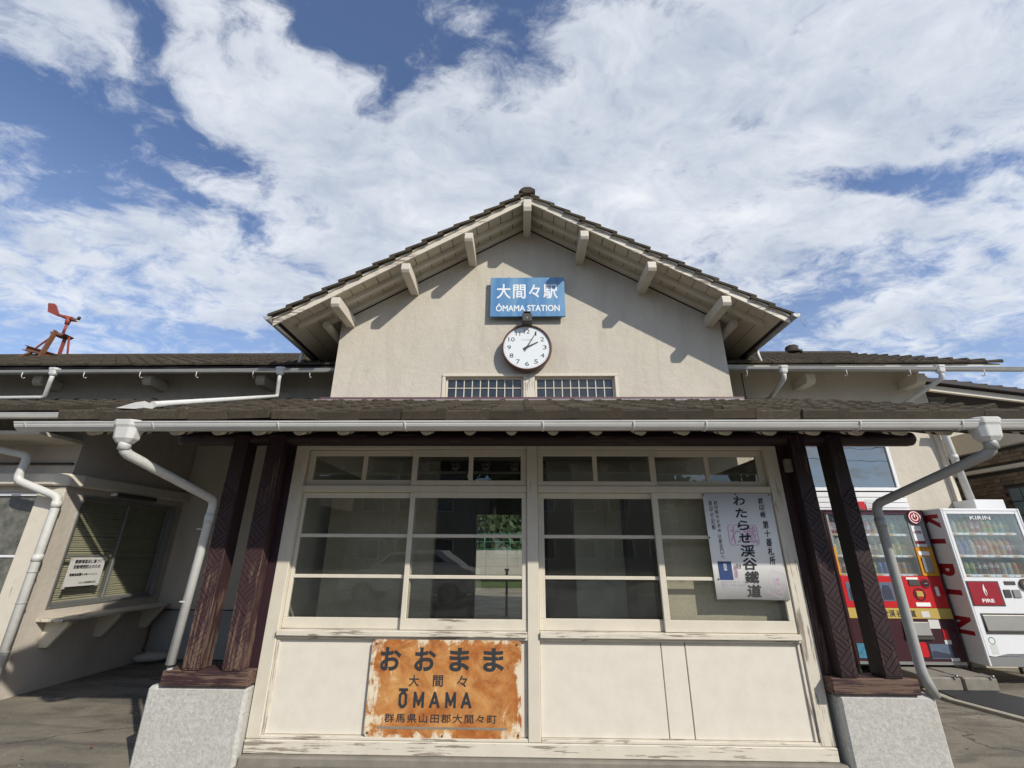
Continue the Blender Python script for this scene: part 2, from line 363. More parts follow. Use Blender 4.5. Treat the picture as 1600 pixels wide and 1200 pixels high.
# ------------------------------------------------------------------ mesh helpers
class MB:
    def __init__(s): s.v = []; s.f = []; s.sm = []
    def box(s, x0, x1, y0, y1, z0, z1):
        n = len(s.v); s.v += [(x0, y0, z0), (x1, y0, z0), (x1, y1, z0), (x0, y1, z0), (x0, y0, z1), (x1, y0, z1), (x1, y1, z1), (x0, y1, z1)]
        for q in ((3, 2, 1, 0), (4, 5, 6, 7), (0, 1, 5, 4), (1, 2, 6, 5), (2, 3, 7, 6), (3, 0, 4, 7)): s.f.append(tuple(n + i for i in q)); s.sm.append(False)
        return s
    def obox(s, M, sx, sy, sz, centre=True):
        k = len(s.v); b = MB().box(-sx / 2 if centre else 0, sx / 2 if centre else sx, -sy / 2, sy / 2, -sz / 2, sz / 2)
        s.v += [tuple(M @ Vector(p)) for p in b.v]; s.f += [tuple(k + i for i in q) for q in b.f]; s.sm += b.sm
        return s
    def bar(s, a, b, w, h, up=(0, 0, 1)):
        a = Vector(a); b = Vector(b); d = (b - a); L = d.length; x = d / L; u = Vector(up); y = u.cross(x).normalized(); z = x.cross(y)
        M = Matrix(((x.x, y.x, z.x, (a.x + b.x) / 2), (x.y, y.y, z.y, (a.y + b.y) / 2), (x.z, y.z, z.z, (a.z + b.z) / 2), (0, 0, 0, 1)))
        return s.obox(M, L, w, h)
    def tube(s, pts, r, n=12, caps=True):
        pts = [Vector(p) for p in pts]; rs = r if isinstance(r, (list, tuple)) else [r] * len(pts); base = len(s.v)
        prev = None
        for i, p in enumerate(pts):
            if i == 0: d = pts[1] - pts[0]
            elif i == len(pts) - 1: d = pts[-1] - pts[-2]
            else: d = (pts[i + 1] - p).normalized() + (p - pts[i - 1]).normalized()
            d.normalize()
            if prev is None:
                u = d.cross(Vector((0, 0, 1)));
                if u.length < .05: u = d.cross(Vector((0, 1, 0)))
            else: u = prev - d * prev.dot(d)
            u.normalize(); prev = u; v = d.cross(u)
            for k in range(n):
                a = 2 * math.pi * k / n; s.v.append(tuple(p + (u * math.cos(a) + v * math.sin(a)) * rs[i]))
        for i in range(len(pts) - 1):
            for k in range(n):
                a = base + i * n + k; b = base + i * n + (k + 1) % n; s.f.append((a, b, b + n, a + n)); s.sm.append(True)
        if caps:
            s.f.append(tuple(base + k for k in range(n))[::-1]); s.sm.append(False)
            e = base + (len(pts) - 1) * n; s.f.append(tuple(e + k for k in range(n))); s.sm.append(False)
        return s
    def prism(s, poly, ax, a, b):
        """poly: 2D points; extruded along axis ax from a to b ('x': poly=(y,z); 'y': (x,z); 'z': (x,y))"""
        n = len(poly); k = len(s.v)
        for t in (a, b):
            for p in poly: s.v.append({'x': (t, p[0], p[1]), 'y': (p[0], t, p[1]), 'z': (p[0], p[1], t)}[ax])
        s.f.append(tuple(range(k, k + n))); s.f.append(tuple(range(k + 2 * n - 1, k + n - 1, -1))); s.sm += [False, False]
        for i in range(n): s.f.append((k + i, k + n + i, k + n + (i + 1) % n, k + (i + 1) % n)); s.sm.append(False)
        return s
    def lathe(s, prof, c, n=12, ax='z'):
        base = len(s.v)
        for (r, h) in prof:
            for k in range(n):
                a = 2 * math.pi * k / n; x = r * math.cos(a); y = r * math.sin(a)
                s.v.append({'z': (c[0] + x, c[1] + y, c[2] + h), 'y': (c[0] + x, c[1] + h, c[2] + y)}[ax])
        for i in range(len(prof) - 1):
            for k in range(n):
                a = base + i * n + k; b = base + i * n + (k + 1) % n; s.f.append((a, b, b + n, a + n)); s.sm.append(True)
        s.f.append(tuple(base + k for k in range(n))[::-1]); s.f.append(tuple(base + (len(prof) - 1) * n + k for k in range(n))); s.sm += [False, False]
        return s
    def mesh(s, name, m):
        me = bpy.data.meshes.new(name); me.from_pydata(s.v, [], s.f); me.materials.append(MAT[m] if isinstance(m, str) else m)
        me.polygons.foreach_set('use_smooth', s.sm)
        bm = bmesh.new(); bm.from_mesh(me); bmesh.ops.recalc_face_normals(bm, faces=bm.faces); bm.to_mesh(me); bm.free()
        return me
    def build(s, name, m, parent=None, bev=0, **kw):
        return link(bpy.data.objects.new(name, s.mesh(name, m)), parent, bev, **kw)
def link(o, parent=None, bev=0, label=None, cat=None, group=None, kind=None):
    COL.objects.link(o)
    if parent is not None: setpar(o, parent)
    if bev:
        b = o.modifiers.new('bevel', 'BEVEL'); b.width = bev; b.segments = 1; b.limit_method = 'ANGLE'
    tag(o, label, cat, group, kind)
    return o
WM = {}
def wmat(p):
    if p.parent is None: return Matrix.LocRotScale(p.location, p.rotation_euler, p.scale)
    return wmat(p.parent) @ p.matrix_parent_inverse @ Matrix.LocRotScale(p.location, p.rotation_euler, p.scale)
def setpar(o, p): o.parent = p; o.matrix_parent_inverse = wmat(p).inverted()
def tag(o, label=None, cat=None, group=None, kind=None):
    if label: o['label'] = label
    if cat: o['category'] = cat
    if group: o['group'] = group
    if kind: o['kind'] = kind
    return o
def thing(name, loc, label, cat, group=None):
    o = bpy.data.objects.new(name, None); o.location = loc; o.empty_display_size = .1; COL.objects.link(o); return tag(o, label, cat, group)
def box(name, m, x0, x1, y0, y1, z0, z1, parent=None, bev=0, **kw): return MB().box(x0, x1, y0, y1, z0, z1).build(name, m, parent, bev, **kw)

def textO(body, m, parent, O, U, V, depth=.0015, bold=0, name='lettering', spacing=1.0, line=1.0, shear=0, align='CENTER', fat=0):
    """flat lettering fitted to the rectangle with lower left corner O and sides U (reading direction) and V (up)"""
    cu = bpy.data.curves.new('txt', 'FONT'); cu.body = body; cu.extrude = .001; cu.offset = bold; cu.space_character = spacing
    cu.space_line = line; cu.align_x = align; cu.resolution_u = 3; cu.shear = shear
    o = bpy.data.objects.new('txt', cu); COL.objects.link(o)
    dg = bpy.context.evaluated_depsgraph_get(); me = bpy.data.meshes.new_from_object(o.evaluated_get(dg))
    COL.objects.unlink(o); bpy.data.objects.remove(o)
    xs = [v.co.x for v in me.vertices]; ys = [v.co.y for v in me.vertices]; zs = [v.co.z for v in me.vertices]
    ax, bx, ay, by = min(xs), max(xs), min(ys), max(ys); az, bz = min(zs), max(zs)
    O = Vector(O); U = Vector(U); V = Vector(V); N = U.cross(V).normalized()
    for v in me.vertices:
        v.co = O + U * ((v.co.x - ax) / max(bx - ax, 1e-6)) + V * ((v.co.y - ay) / max(by - ay, 1e-6)) + N * (depth * (v.co.z - az) / max(bz - az, 1e-6) - .0003)
    if fat:      # heavier strokes: the same outline laid again at small offsets, each a hair further back
        vs = [v.co.copy() for v in me.vertices]; fs = [tuple(p.vertices) for p in me.polygons]; V_ = []; F_ = []; u1 = U.normalized(); v1 = V.normalized()
        for k, (a, b_) in enumerate(((0, 0), (1, 0), (-1, 0), (0, 1), (0, -1), (.7, .7), (-.7, -.7), (.7, -.7), (-.7, .7))):
            n0 = len(V_); V_ += [tuple(p + u1 * a * fat + v1 * b_ * fat - N * k * .00003) for p in vs]; F_ += [tuple(n0 + i for i in f_) for f_ in fs]
        me = bpy.data.meshes.new(name); me.from_pydata(V_, [], F_)
    me.materials.clear(); me.materials.append(MAT[m])
    return link(bpy.data.objects.new(name, me), parent)
def text(body, m, parent, x0, x1, z0, z1, y, **kw):
    return textO(body, m, parent, (x0, y, z0), (x1 - x0, 0, 0), (0, 0, z1 - z0), **kw)

# ------------------------------------------------------------------ ground
def ground():
    bm = bmesh.new()
    xs = [-150, -60, -25] + [-14 + i * .5 for i in range(57)] + [25, 60, 150]; ys = [-150, -60, -25] + [-3 + i * .5 for i in range(36)] + [25, 60, 150]
    g = [[bm.verts.new((x, y, (.0 if y > 3.6 or abs(x) > 5 else -.05) + (.012 * math.sin(x * 1.3 + y * .7) if abs(x) < 20 and abs(y) < 14 else 0) - (.01))) for x in xs] for y in ys]
    for j in range(len(ys) - 1):
        for i in range(len(xs) - 1): bm.faces.new((g[j][i], g[j][i + 1], g[j + 1][i + 1], g[j + 1][i]))
    me = bpy.data.meshes.new('ground'); bm.to_mesh(me); bm.free(); me.materials.append(MAT['ground_concrete']); me.polygons.foreach_set('use_smooth', [True] * len(me.polygons))
    link(bpy.data.objects.new('ground', me), kind='structure')
ground()
box('road', 'asphalt', -60, 60, -14, -3.5, -.03, .02, kind='structure')
for k in range(8):
    box('road_marking', 'white_plaster', -28 + k * 8, -24 + k * 8, -8.85, -8.7, .021, .026, kind='structure')
# right forecourt: black mat channel with a pale kerb line
mb = MB(); mb.prism([(4.60, 5.98), (4.55, 5.62), (4.70, 5.10), (4.95, 4.3), (5.2, 3.6), (5.12, 3.58), (4.87, 4.28), (4.62, 5.07), (4.47, 5.60), (4.52, 6.0)], 'z', -.02, .016); mb.build('kerb_line', 'pale_kerb', kind='structure')
mb = MB(); mb.prism([(4.66, 6.0), (5.2, 6.1), (5.35, 5.7), (5.9, 4.3), (5.6, 3.6), (5.26, 3.6), (5.0, 4.3), (4.75, 5.10), (4.60, 5.62)], 'z', -.02, .010); mb.build('rubber_mat', 'black_rubber', kind='structure')

m = MB()
for _ in range(1500):
    side = random.random()
    if side < .5: x = random.uniform(-5.3, -2.9); y = random.uniform(2.6, 7.0)
    else: x = random.uniform(3.0, 6.5); y = random.uniform(3.2, 6.4)
    if random.random() < .35: x = -5.28 + abs(random.gauss(0, .08)) if side < .5 else x
    r_ = random.uniform(.0015, .004); z = .004; k = len(m.v)
    for a in range(4): t_ = a * 1.57 + random.random(); m.v.append((x + r_ * math.cos(t_), y + r_ * math.sin(t_), z - .012))
    m.v.append((x, y, z + r_ * .9)); m.f += [(k, k + 1, k + 4), (k + 1, k + 2, k + 4), (k + 2, k + 3, k + 4), (k + 3, k, k + 4)]; m.sm += [False] * 4
m.build('ground_grit', 'concrete_block', kind='stuff')
m = MB()
for _ in range(45):
    if random.random() < .6: x = random.uniform(-5.25, -2.9); y = random.uniform(3.0, 6.9)
    else: x = random.uniform(3.05, 6.2); y = random.uniform(3.6, 6.3)
    r_ = random.uniform(.012, .025); t_ = random.uniform(0, 6.28); k = len(m.v)
    for a, b_, c in ((-1, 0, .004), (0, -.45, .0), (1, 0, .01), (0, .45, .006)): m.v.append((x + r_ * (a * math.cos(t_) - b_ * math.sin(t_)), y + r_ * (a * math.sin(t_) + b_ * math.cos(t_)), .006 + c))
    m.f += [(k, k + 1, k + 2), (k, k + 2, k + 3)]; m.sm += [False] * 2
m.build('fallen_leaves', 'brown_rust', kind='stuff')

# ------------------------------------------------------------------ the station building
ST = thing('station_building', (.1, 7, 0), 'cream plastered wooden station building with tiled gable roof and glazed entrance porch', 'station building')
def part(name, m, *b, **kw): return box(name, m, *b, parent=kw.pop('parent', ST), **kw)

def roof_z(y): return 2.375 + .36 * (y - 3.12)          # the long lean-to roof, its tile bed

# --- gable wall with a real opening for the lattice windows
GY = 6.2
def gz(x): return 6.60 - .597 * abs(x - .1)           # underside line of the gable roof at the wall
mb = MB()
xl, xr, wx0, wx1, wz0, wz1 = -2.845, 3.095, -1.185, 1.435, 3.55, 3.915
GT = GY + .2
mb.prism([(xl, 3.30), (wx0, 3.30), (wx0, gz(wx0)), (xl, gz(xl))], 'y', GY, GT)
mb.prism([(wx1, 3.30), (xr, 3.30), (xr, gz(xr)), (wx1, gz(wx1))], 'y', GY, GT)
mb.prism([(wx0, wz1), (wx1, wz1), (wx1, gz(wx1)), (.1, gz(.1)), (wx0, gz(wx0))], 'y', GY, GT)
mb.prism([(wx0, 3.30), (wx1, 3.30), (wx1, wz0), (wx0, wz0)], 'y', GY, GT)
mb.build('gable_wall', 'gable_plaster', ST)
mb = MB(); mb.box(xl, xl + .2, GY + .202, 11.8, 3.3, 4.85); mb.box(xr - .2, xr, GY + .202, 11.8, 3.3, 4.85); mb.build('gable_side_wall', 'gable_plaster', ST)
part('flashing', 'purple_flash', -2.95, 3.2, 6.10, 6.198, 3.44, 3.538)
for k in range(7): part('flashing', 'lead_flash', -3.0 + k * .88, -3.0 + (k + 1) * .88 - .004, 6.02 + .003 * (k % 2), 6.098, 3.40, 3.482, bev=.002)

# --- lattice windows high in the gable
def lattice(x0, x1, nc):
    z0, z1 = 3.585, 3.865; y0 = GY + .035; fr = .03
    m = MB(); m.box(x0, x1, y0, y0 + .04, z1, z1 + .03).box(x0, x1, y0, y0 + .04, z0 - .03, z0).box(x0, x0 + fr, y0, y0 + .04, z0, z1).box(x1 - fr, x1, y0, y0 + .04, z0, z1)
    a, b = x0 + fr, x1 - fr
    for i in range(1, nc): x = a + (b - a) * i / nc; m.box(x - .007, x + .007, y0 + .004, y0 + .03, z0, z1)
    zm = (z0 + z1) / 2; m.box(a, b, y0 + .002, y0 + .032, zm - .006, zm + .006)
    w = m.build('lattice_window', 'cream_x', ST, .002)
    pm = None
    for i in range(nc):
        for j in range(2):
            if pm is None: pm = MB().box(0, (b - a) / nc - .013, 0, .004, 0, (z1 - z0) / 2 - .006).mesh('pane', 'dark_glass')
            p = bpy.data.objects.new('pane', pm); p.location = (a + (b - a) * i / nc + .0065, y0 + .018 + random.uniform(-.001, .001), z0 + j * (z1 - z0) / 2 + .003 - j * .0); p.rotation_euler = (R(random.uniform(-.5, .5)), 0, R(random.uniform(-.6, .6)))
            link(p, w)
lattice(-1.135, .025, 9); lattice(.205, 1.39, 9)
m = MB(); m.box(wx0, wx1, GY - .022, GY + .10, 3.895, 3.935).box(wx0, wx1, GY - .022, GY + .10, 3.525, 3.555).box(wx0, wx0 + .045, GY - .018, GY + .1, 3.555, 3.895).box(wx1 - .045, wx1, GY - .018, GY + .1, 3.555, 3.895)
m.build('window_surround', 'cream_x', ST, .003)
part('window_post', 'peel_z', .03, .2, GY - .012, GY + .09, 3.556, 3.894, bev=.003)
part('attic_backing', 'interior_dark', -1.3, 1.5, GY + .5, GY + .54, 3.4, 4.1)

# --- tiles
def tile_mesh(w, L):
    m = MB()
    top = [(0, .030), (w * .78, .032), (w * .84, .047), (w * 1.0, .050), (w * 1.03, .042)]
    pr = [(p[0], p[1]) for p in top] + [(w * 1.03, .006), (0, -.006)]
    n = len(pr); v = []
    for (t, dz, shr) in ((0, -.012, 0), (.012, 0, 0), (L, -.012, 0)):
        for p in pr: v.append((p[0], t, p[1] + (dz if p[1] > 0 else (0 if t < L else -.006))))
    m.v = v
    for r in range(2):
        for i in range(n): a = r * n + i; b = r * n + (i + 1) % n; m.f.append((a, b, b + n, a + n)); m.sm.append(False)
    m.f.append(tuple(range(n))[::-1]); m.f.append(tuple(2 * n + i for i in range(n))); m.sm += [False, False]
    return m
def tile_field(parent, O, U, V, nu, nv, w, e, indiv, skip=lambda i, j: False, jit=1, eave=False):
    U = Vector(U).normalized(); V = Vector(V).normalized(); N = U.cross(V); O = Vector(O)
    tm = tile_mesh(w, e * 1.28); me = tm.mesh('roof_tile', 'roof_tile')
    te = tile_mesh(w, e * 1.28); te.v = [(a, b, c - (.034 if c < .01 and b < .05 else 0)) for a, b, c in te.v]; mee = te.mesh('roof_tile', 'roof_tile'); rest = MB(); cnt = 0
    for j in range(nv):
        for i in range(nu):
            if skip(i, j): continue
            p = O + U * (i * w + random.gauss(0, .003) * jit) + V * (j * e + random.gauss(0, .005) * jit) + N * (.018 + random.gauss(0, .0025) * jit)
            tilt = math.atan2(.038, e) * .8 + random.gauss(0, .010) * jit; yaw = random.gauss(0, .008) * jit; roll = random.gauss(0, .008) * jit
            B = Matrix(((U.x, V.x, N.x), (U.y, V.y, N.y), (U.z, V.z, N.z)))
            M = Matrix.Translation(p) @ B.to_4x4() @ Matrix.Rotation(-tilt, 4, 'X') @ Matrix.Rotation(yaw, 4, 'Z') @ Matrix.Rotation(roll, 4, 'Y')
            if indiv(i, j):
                o = bpy.data.objects.new('roof_tile', mee if (eave and j == 0) else me); COL.objects.link(o); o.parent = parent; o.matrix_parent_inverse = wmat(parent).inverted(); o.matrix_basis = M; cnt += 1
            else:
                k = len(rest.v); rest.v += [tuple(M @ Vector(q)) for q in tm.v]; rest.f += [tuple(k + t for t in q) for q in tm.f]; rest.sm += tm.sm
    if rest.v: rest.build('roof_tiling', 'roof_tile', parent, kind='stuff')
    return cnt

sl = math.atan(.36); LV = (0, math.cos(sl), math.sin(sl))
# porch roof deck (boards), from the eave back to the main wall
m = MB(); m.prism([(3.17, roof_z(3.17) - .035), (7.1, roof_z(7.1) - .035), (7.1, roof_z(7.1) - .012), (3.17, roof_z(3.17) - .012)], 'x', -3.38, 3.88)
PR = m.build('porch_roof', 'soffit_dark', ST)
TW = .3205; TE = .262
NC = 23
def sk(i, j):
    x = -3.44 + (i + .5) * TW; y = 3.12 + j * TE * math.cos(sl)
    return (y > 6.02 and -2.95 < x < 3.15) or y > 7.0
c1 = tile_field(PR, (-3.44, 3.10, roof_z(3.10) - .004), (1, 0, 0), LV, NC, 17, TW, TE, lambda i, j: j < 7, sk, 1.3, True)
# fascia under the first tiles, shaped to block sun leaking behind the gutter
m = MB(); m.box(-3.38, 3.88, 3.114, 3.132, 2.258, roof_z(3.12) - .035); m.build('eave_fascia', 'brown_x', ST)
m = MB(); m.prism([(3.24, roof_z(3.24) - .10), (7.1, roof_z(7.1) - .10), (7.1, roof_z(7.1) + .0), (3.24, roof_z(3.24) + .0)], 'x', 3.882, 3.91); m.build('verge_board', 'brown_y', ST)
m = MB(); m.prism([(3.24, roof_z(3.24) - .10), (4.6, roof_z(4.6) - .10), (4.6, roof_z(4.6) + .0), (3.24, roof_z(3.24) + .0)], 'x', -3.41, -3.382); m.build('verge_board', 'brown_y', ST)
# round rafters, ends pale
rm = MB().tube([(0, 0, 0), (0, 3.75, 3.75 * .36)], .043, 12).mesh('rafter', 'soffit_dark'); em = MB().tube([(0, -.012, 0), (0, .13, (.13 * .36))], .044, 12).mesh('rafter_end', 'cream_y')
for k in range(23):
    x = -3.25 + k * .3175 + random.uniform(-.008, .008)
    o = link(bpy.data.objects.new('rafter', rm), ST); o.location = (x - ST.location.x, 3.26 - 7, roof_z(3.26) - .118)
    o.parent = ST; o.matrix_parent_inverse = Matrix()
    e = link(bpy.data.objects.new('rafter_end', em), None); e.location = (0, -.05, -.05 * .36); e.parent = o
# wing roof (left of the porch) on the same slope
m = MB(); m.prism([(4.62, roof_z(4.62) - .035), (7.1, roof_z(7.1) - .035), (7.1, roof_z(7.1) - .012), (4.62, roof_z(4.62) - .012)], 'x', -13, -3.42)
WR = m.build('wing_roof', 'soffit_dark', ST)
c2 = tile_field(WR, (-3.44 - 30 * TW, 4.55, roof_z(4.55) - .008), (1, 0, 0), LV, 30, 10, TW, TE, lambda i, j: j < 2 and i > 15, eave=True)
m = MB(); m.box(-13, -3.42, 4.58, 4.6, roof_z(4.6) - .09, roof_z(4.6) - .01); m.build('eave_fascia', 'brown_x', ST)

# --- gable roof
sg = math.atan(.597); yF, yB = 5.56, 11.8; RZ = 6.75
def gs(x): return RZ - .597 * abs(x - .1)
XE0, XE1 = -3.56, 3.76
GR = MB().prism([(XE0, gs(XE0) - .03), (.1, RZ - .03), (XE1, gs(XE1) - .03), (XE1, gs(XE1)), (.1, RZ), (XE0, gs(XE0))], 'y', yF + .02, yB).build('gable_roof', 'soffit_dark', ST)
Ls = (XE1 - .1) / math.cos(sg)
n_r = int(Ls / .27) + 1
cnt3 = tile_field(GR, (.1 - 3.70, yB + .0, gs(.1 - 3.70) + .004), (0, -1, 0), (math.cos(sg), 0, math.sin(sg)), 20, 16, .314, Ls / 15.6, lambda i, j: i == 19, lambda i, j: j > 15)
cnt4 = tile_field(GR, (.1 + 3.70, yF - .03, gs(.1 + 3.70) + .004), (0, 1, 0), (-math.cos(sg), 0, math.sin(sg)), 20, 16, .314, Ls / 15.6, lambda i, j: i == 0)
# ridge
m = MB(); m.prism([(-.02, RZ + .02), (.22, RZ + .02), (.20, RZ + .07), (.15, RZ + .105), (.05, RZ + .105), (0, RZ + .07)], 'y', yF - .01, yB); m.build('ridge_cap', 'roof_tile', GR, .01)
m = MB(); m.prism([(.1 + .12 * math.cos(R(22.5 + 45 * k)), RZ + .05 + .075 * math.sin(R(22.5 + 45 * k))) for k in range(8)], 'y', yF - .06, yF + .02); m.build('ridge_end', 'roof_tile', GR, .012)
# bargeboards with a top moulding
for s in (-1, 1):
    xe = XE0 if s < 0 else XE1
    def sl2(y0, y1, d0, d1, nm, mt, x_in=.1, x_out=None, bev=.003):
        xo = xe if x_out is None else x_out
        p = [(x_in, gs(x_in) - d0), (xo, gs(xo) - d0), (xo, gs(xo) - d1), (x_in, gs(x_in) - d1)]
        return MB().prism(p if s > 0 else p[::-1], 'y', y0, y1).build(nm, mt, GR, bev)
    sl2(5.575, 5.605, .033, .128, 'bargeboard', 'peel_x')
    sl2(5.555, 5.6, -.004, .031, 'verge_moulding', 'cream_x')
    sl2(5.86, 5.94, .047, .12, 'soffit_rail', 'cream_x', .1 + s * .06, .1 + s * 3.45)
    sl2(6.11, 6.198, .047, .125, 'soffit_rail', 'cream_x', .1 + s * .06, .1 + s * 3.2)
    # soffit boards, one by one, with open joints
    nb = 19; L0 = .06; L1 = 3.62
    bmsh = None
    for k in range(nb):
        a = L0 + (L1 - L0) * k / nb; b = L0 + (L1 - L0) * (k + 1) / nb - .011
        xa, xb = .1 + s * a, .1 + s * b
        dz = random.uniform(0, .003)
        p = [(xa, gs(xa) - .046 - dz * 2), (xb, gs(xb) - .046 - dz * 2), (xb, gs(xb) - .031), (xa, gs(xa) - .031)]
        MB().prism(p, 'y', 5.606, 6.198 if b < 2.9 else 7.3).build('soffit_board', 'board_cream', GR)
# brackets (purlin ends)
def bracket(x, w=.125, zt=None, h=.155, y0=5.53):
    z = gs(x) - .20 if zt is None else zt
    m = MB(); m.prism([(y0, z - h * .72), (y0 + .03, z - h), (6.199, z - h - .0), (6.199, z), (y0 + .015, z), (y0, z - .02)], 'x', x - w / 2, x + w / 2)
    return m.build('gable_bracket', 'cream_y', GR, .005)
for x in (-2.69, -1.72, -.80, .1, .965, 1.925, 2.915): bracket(x) if x != .1 else bracket(x, .125, RZ - .10, .22)
for x in (-3.02, 3.24): MB().tube([(x, 6.06, gs(x) - .17), (x, 7.6, gs(x) - .17)], .065, 8).build('wall_plate_end', 'cream_y', GR)
# gable gutters, along the eaves into the main roof
def half_gutter(p0, p1, r=.05, name='gutter', m='pvc', parent=ST, n=10):
    p0 = Vector(p0); p1 = Vector(p1); d = (p1 - p0).normalized(); sd = d.cross(Vector((0, 0, 1))).normalized()
    mb = MB(); prof = []
    for k in range(n + 1): a = math.pi * k / n; prof.append((math.cos(a) * r, -math.sin(a) * r))
    prof = [(r + .006, .006), (r + .004, -.004)] + prof[0:] + [(-r - .004, -.004), (-r - .006, .006)]
    inner = [(x * .9, z * .9 + .001) for x, z in prof[::-1]]
    poly = prof + inner; N = len(poly)
    for q in (p0, p1):
        for x, z in poly: mb.v.append(tuple(q + sd * x + Vector((0, 0, z))))
    for i in range(N): mb.f.append((i, (i + 1) % N, (i + 1) % N + N, i + N)); mb.sm.append(3 < i < n + 1)
    # end caps
    for off, q in ((0, p0), (N, p1)):
        idx = [off + 2 + k for k in range(n + 1)]; mb.f.append(tuple(idx)); mb.sm.append(False)
    return mb.build(name, m, parent)
for xg, sx in ((-3.62, -1), (3.82, 1)):
    half_gutter((xg, 5.50, gs(-3.5) - .05), (xg, 7.35, gs(-3.5) - .03), .052, 'gutter', 'pvc_grey')
    MB().tube([(xg, 6.62, gs(-3.5) - .10), (xg, 6.62, gs(-3.5) - .16), (xg + .0 * sx, 6.55, 4.20)], .026, 10).build('downpipe', 'pvc', ST)
MB().tube([(3.86, 5.52, 4.58), (3.88, 5.5, 4.47), (3.865, 5.5, 4.40), (3.895, 5.49, 4.345)], .004, 5).build('loose_wire', 'pvc_grey', ST)

# --- main upper roof, left and right of the gable
su = math.atan(.5); UV = (0, math.cos(su), math.sin(su)); UY = 6.42; UZ = 4.185
def upz(y): return UZ + .5 * (y - UY)
for (xa, xb, nm) in ((-13.2, -2.9, 'main_roof'), (3.15, 7.75, 'main_roof')):
    m = MB(); m.prism([(UY + .03, upz(UY + .03) - .05), (9.3, upz(9.3) - .05), (12.2, upz(9.3) - 1.5), (12.2, upz(9.3) - 1.46), (9.3, upz(9.3) - .012), (UY + .03, upz(UY + .03) - .012)], 'x', xa, min(xb, 7.38))
    r = m.build(nm, 'board_cream' if xa > 0 else 'soffit_dark', ST)
    xb = min(xb, 7.38); n = int((xb - xa) / .25) + 1
    if xa < 0: tile_field(r, (xa, UY, upz(UY) - .004), (1, 0, 0), UV, n, 12, .25, .27, lambda i, j: j in (5, 6) and i > 8, lambda i, j: (xa + i * .25) > -3.1 and j > 30)
    else: tile_field(r, (xa, UY, upz(UY) - .004), (1, 0, 0), UV, n, 12, .25, .27, lambda i, j: j < 2, lambda i, j: False)
    m = MB(); m.prism([(9.18, upz(9.3) - .01), (9.42, upz(9.3) - .01), (9.38, upz(9.3) + .06), (9.3, upz(9.3) + .085), (9.22, upz(9.3) + .06)], 'x', xa, xb); m.build('ridge_cap', 'roof_tile', r)
m = MB(); m.lathe([(.20, 0), (.2, .05), (.13, .07), (.14, .17), (.11, .2)], (6.15, 9.3, upz(9.3) + .02), 8); m.build('ridge_ornament', 'roof_tile', ST)
# main wall strips under that roof
MY = 7.1
part('main_wall', 'side_plaster', -13, -2.85, MY, MY + .2, 0, 4.40)
m = MB(); m.box(3.1, 4.47, MY, MY + .2, 0, 4.42).box(5.82, 6.72, MY, MY + .2, 0, 4.42).box(4.47, 5.82, MY, MY + .2, 3.06, 4.42).box(4.47, 5.82, MY, MY + .2, 0, 2.32)
m.build('main_wall', 'side_plaster', ST)
m = MB(); m.box(6.52, 6.72, MY + .202, 11.5, 0, 4.42); m.build('end_wall', 'side_plaster', ST)
part('dado', 'granite_dado', -5.32, -2.86, MY - .03, MY - .002, 0, .61)
part('dado_cap', 'brown_x', -5.32, -2.86, MY - .034, MY - .002, .612, .622)
for x in (-10.0, -8.06, -6.2, -4.3, 4.64, 6.38): MB().prism([(6.72, 4.03), (6.76, 3.98), (7.099, 3.98), (7.099, 4.14), (6.72, 4.14)], 'x', x - .075, x + .075).build('wall_bracket', 'cream_y', ST, .006)
part('wall_joint', 'brown_z', 3.74, 3.755, MY - .004, MY + .01, 3.6, 4.3)
# upper gutters and hoppers
half_gutter((-13, 6.40, 4.06), (-2.86, 6.40, 4.10), .05, 'gutter', 'pvc_grey'); half_gutter((3.11, 6.40, 4.11), (7.62, 6.40, 4.085), .05, 'gutter', 'pvc_grey')
def hopper(x, y, z, s=1.0, m='pvc'):
    h = MB(); o8 = [(1, .55), (.55, 1), (-.55, 1), (-1, .55), (-1, -.55), (-.55, -1), (.55, -1), (1, -.55)]
    lv = [(.105, .065), (.10, .02), (.09, .012), (.08, -.075), (.052, -.11)]
    for r, dz in lv:
        for a, b in o8: h.v.append((x + a * r * s, y + b * r * .72 * s, z + dz * s))
    for l in range(4):
        for k in range(8): a = l * 8 + k; b = l * 8 + (k + 1) % 8; h.f.append((a, b, b + 8, a + 8)); h.sm.append(False)
    h.f.append(tuple(range(8))); h.f.append(tuple(32 + k for k in range(8))[::-1]); h.sm += [False] * 2
    return h.build('rain_hopper', m, ST, .006)
def pipe(pts, r, m='pvc', name='downpipe', collars=()):
    q = []
    for i, p in enumerate(pts):
        p = Vector(p)
        if 0 < i < len(pts) - 1:
            a = (Vector(pts[i - 1]) - p).normalized(); b = (Vector(pts[i + 1]) - p).normalized(); k = r * 1.3
            q += [p + a * k, p + (a + b) * k * .28, p + b * k]
        else: q.append(p)
    o = MB().tube(q, r, 16).build(name, m, ST)
    for (i, t) in collars:
        a = Vector(pts[i]); b = Vector(pts[i + 1]); c = a.lerp(b, t); d = (b - a).normalized()
        MB().tube([c - d * .035, c + d * .035], r * 1.13, 16).build('pipe_collar', m, o)
    return o
for x in (-7.42, -3.78, 4.01, 6.37): hopper(x, 6.38, 4.08, .72, 'pvc')
pipe([(-7.42, 6.38, 3.99), (-7.42, 6.38, 3.93), (-7.55, 6.50, 3.68), (-13, 6.50, 3.62)], .03)
pipe([(-3.78, 6.38, 3.99), (-3.78, 6.38, 3.93), (-3.84, 6.52, 3.70), (-3.06, 3.45, roof_z(3.45) + .075)], .027)
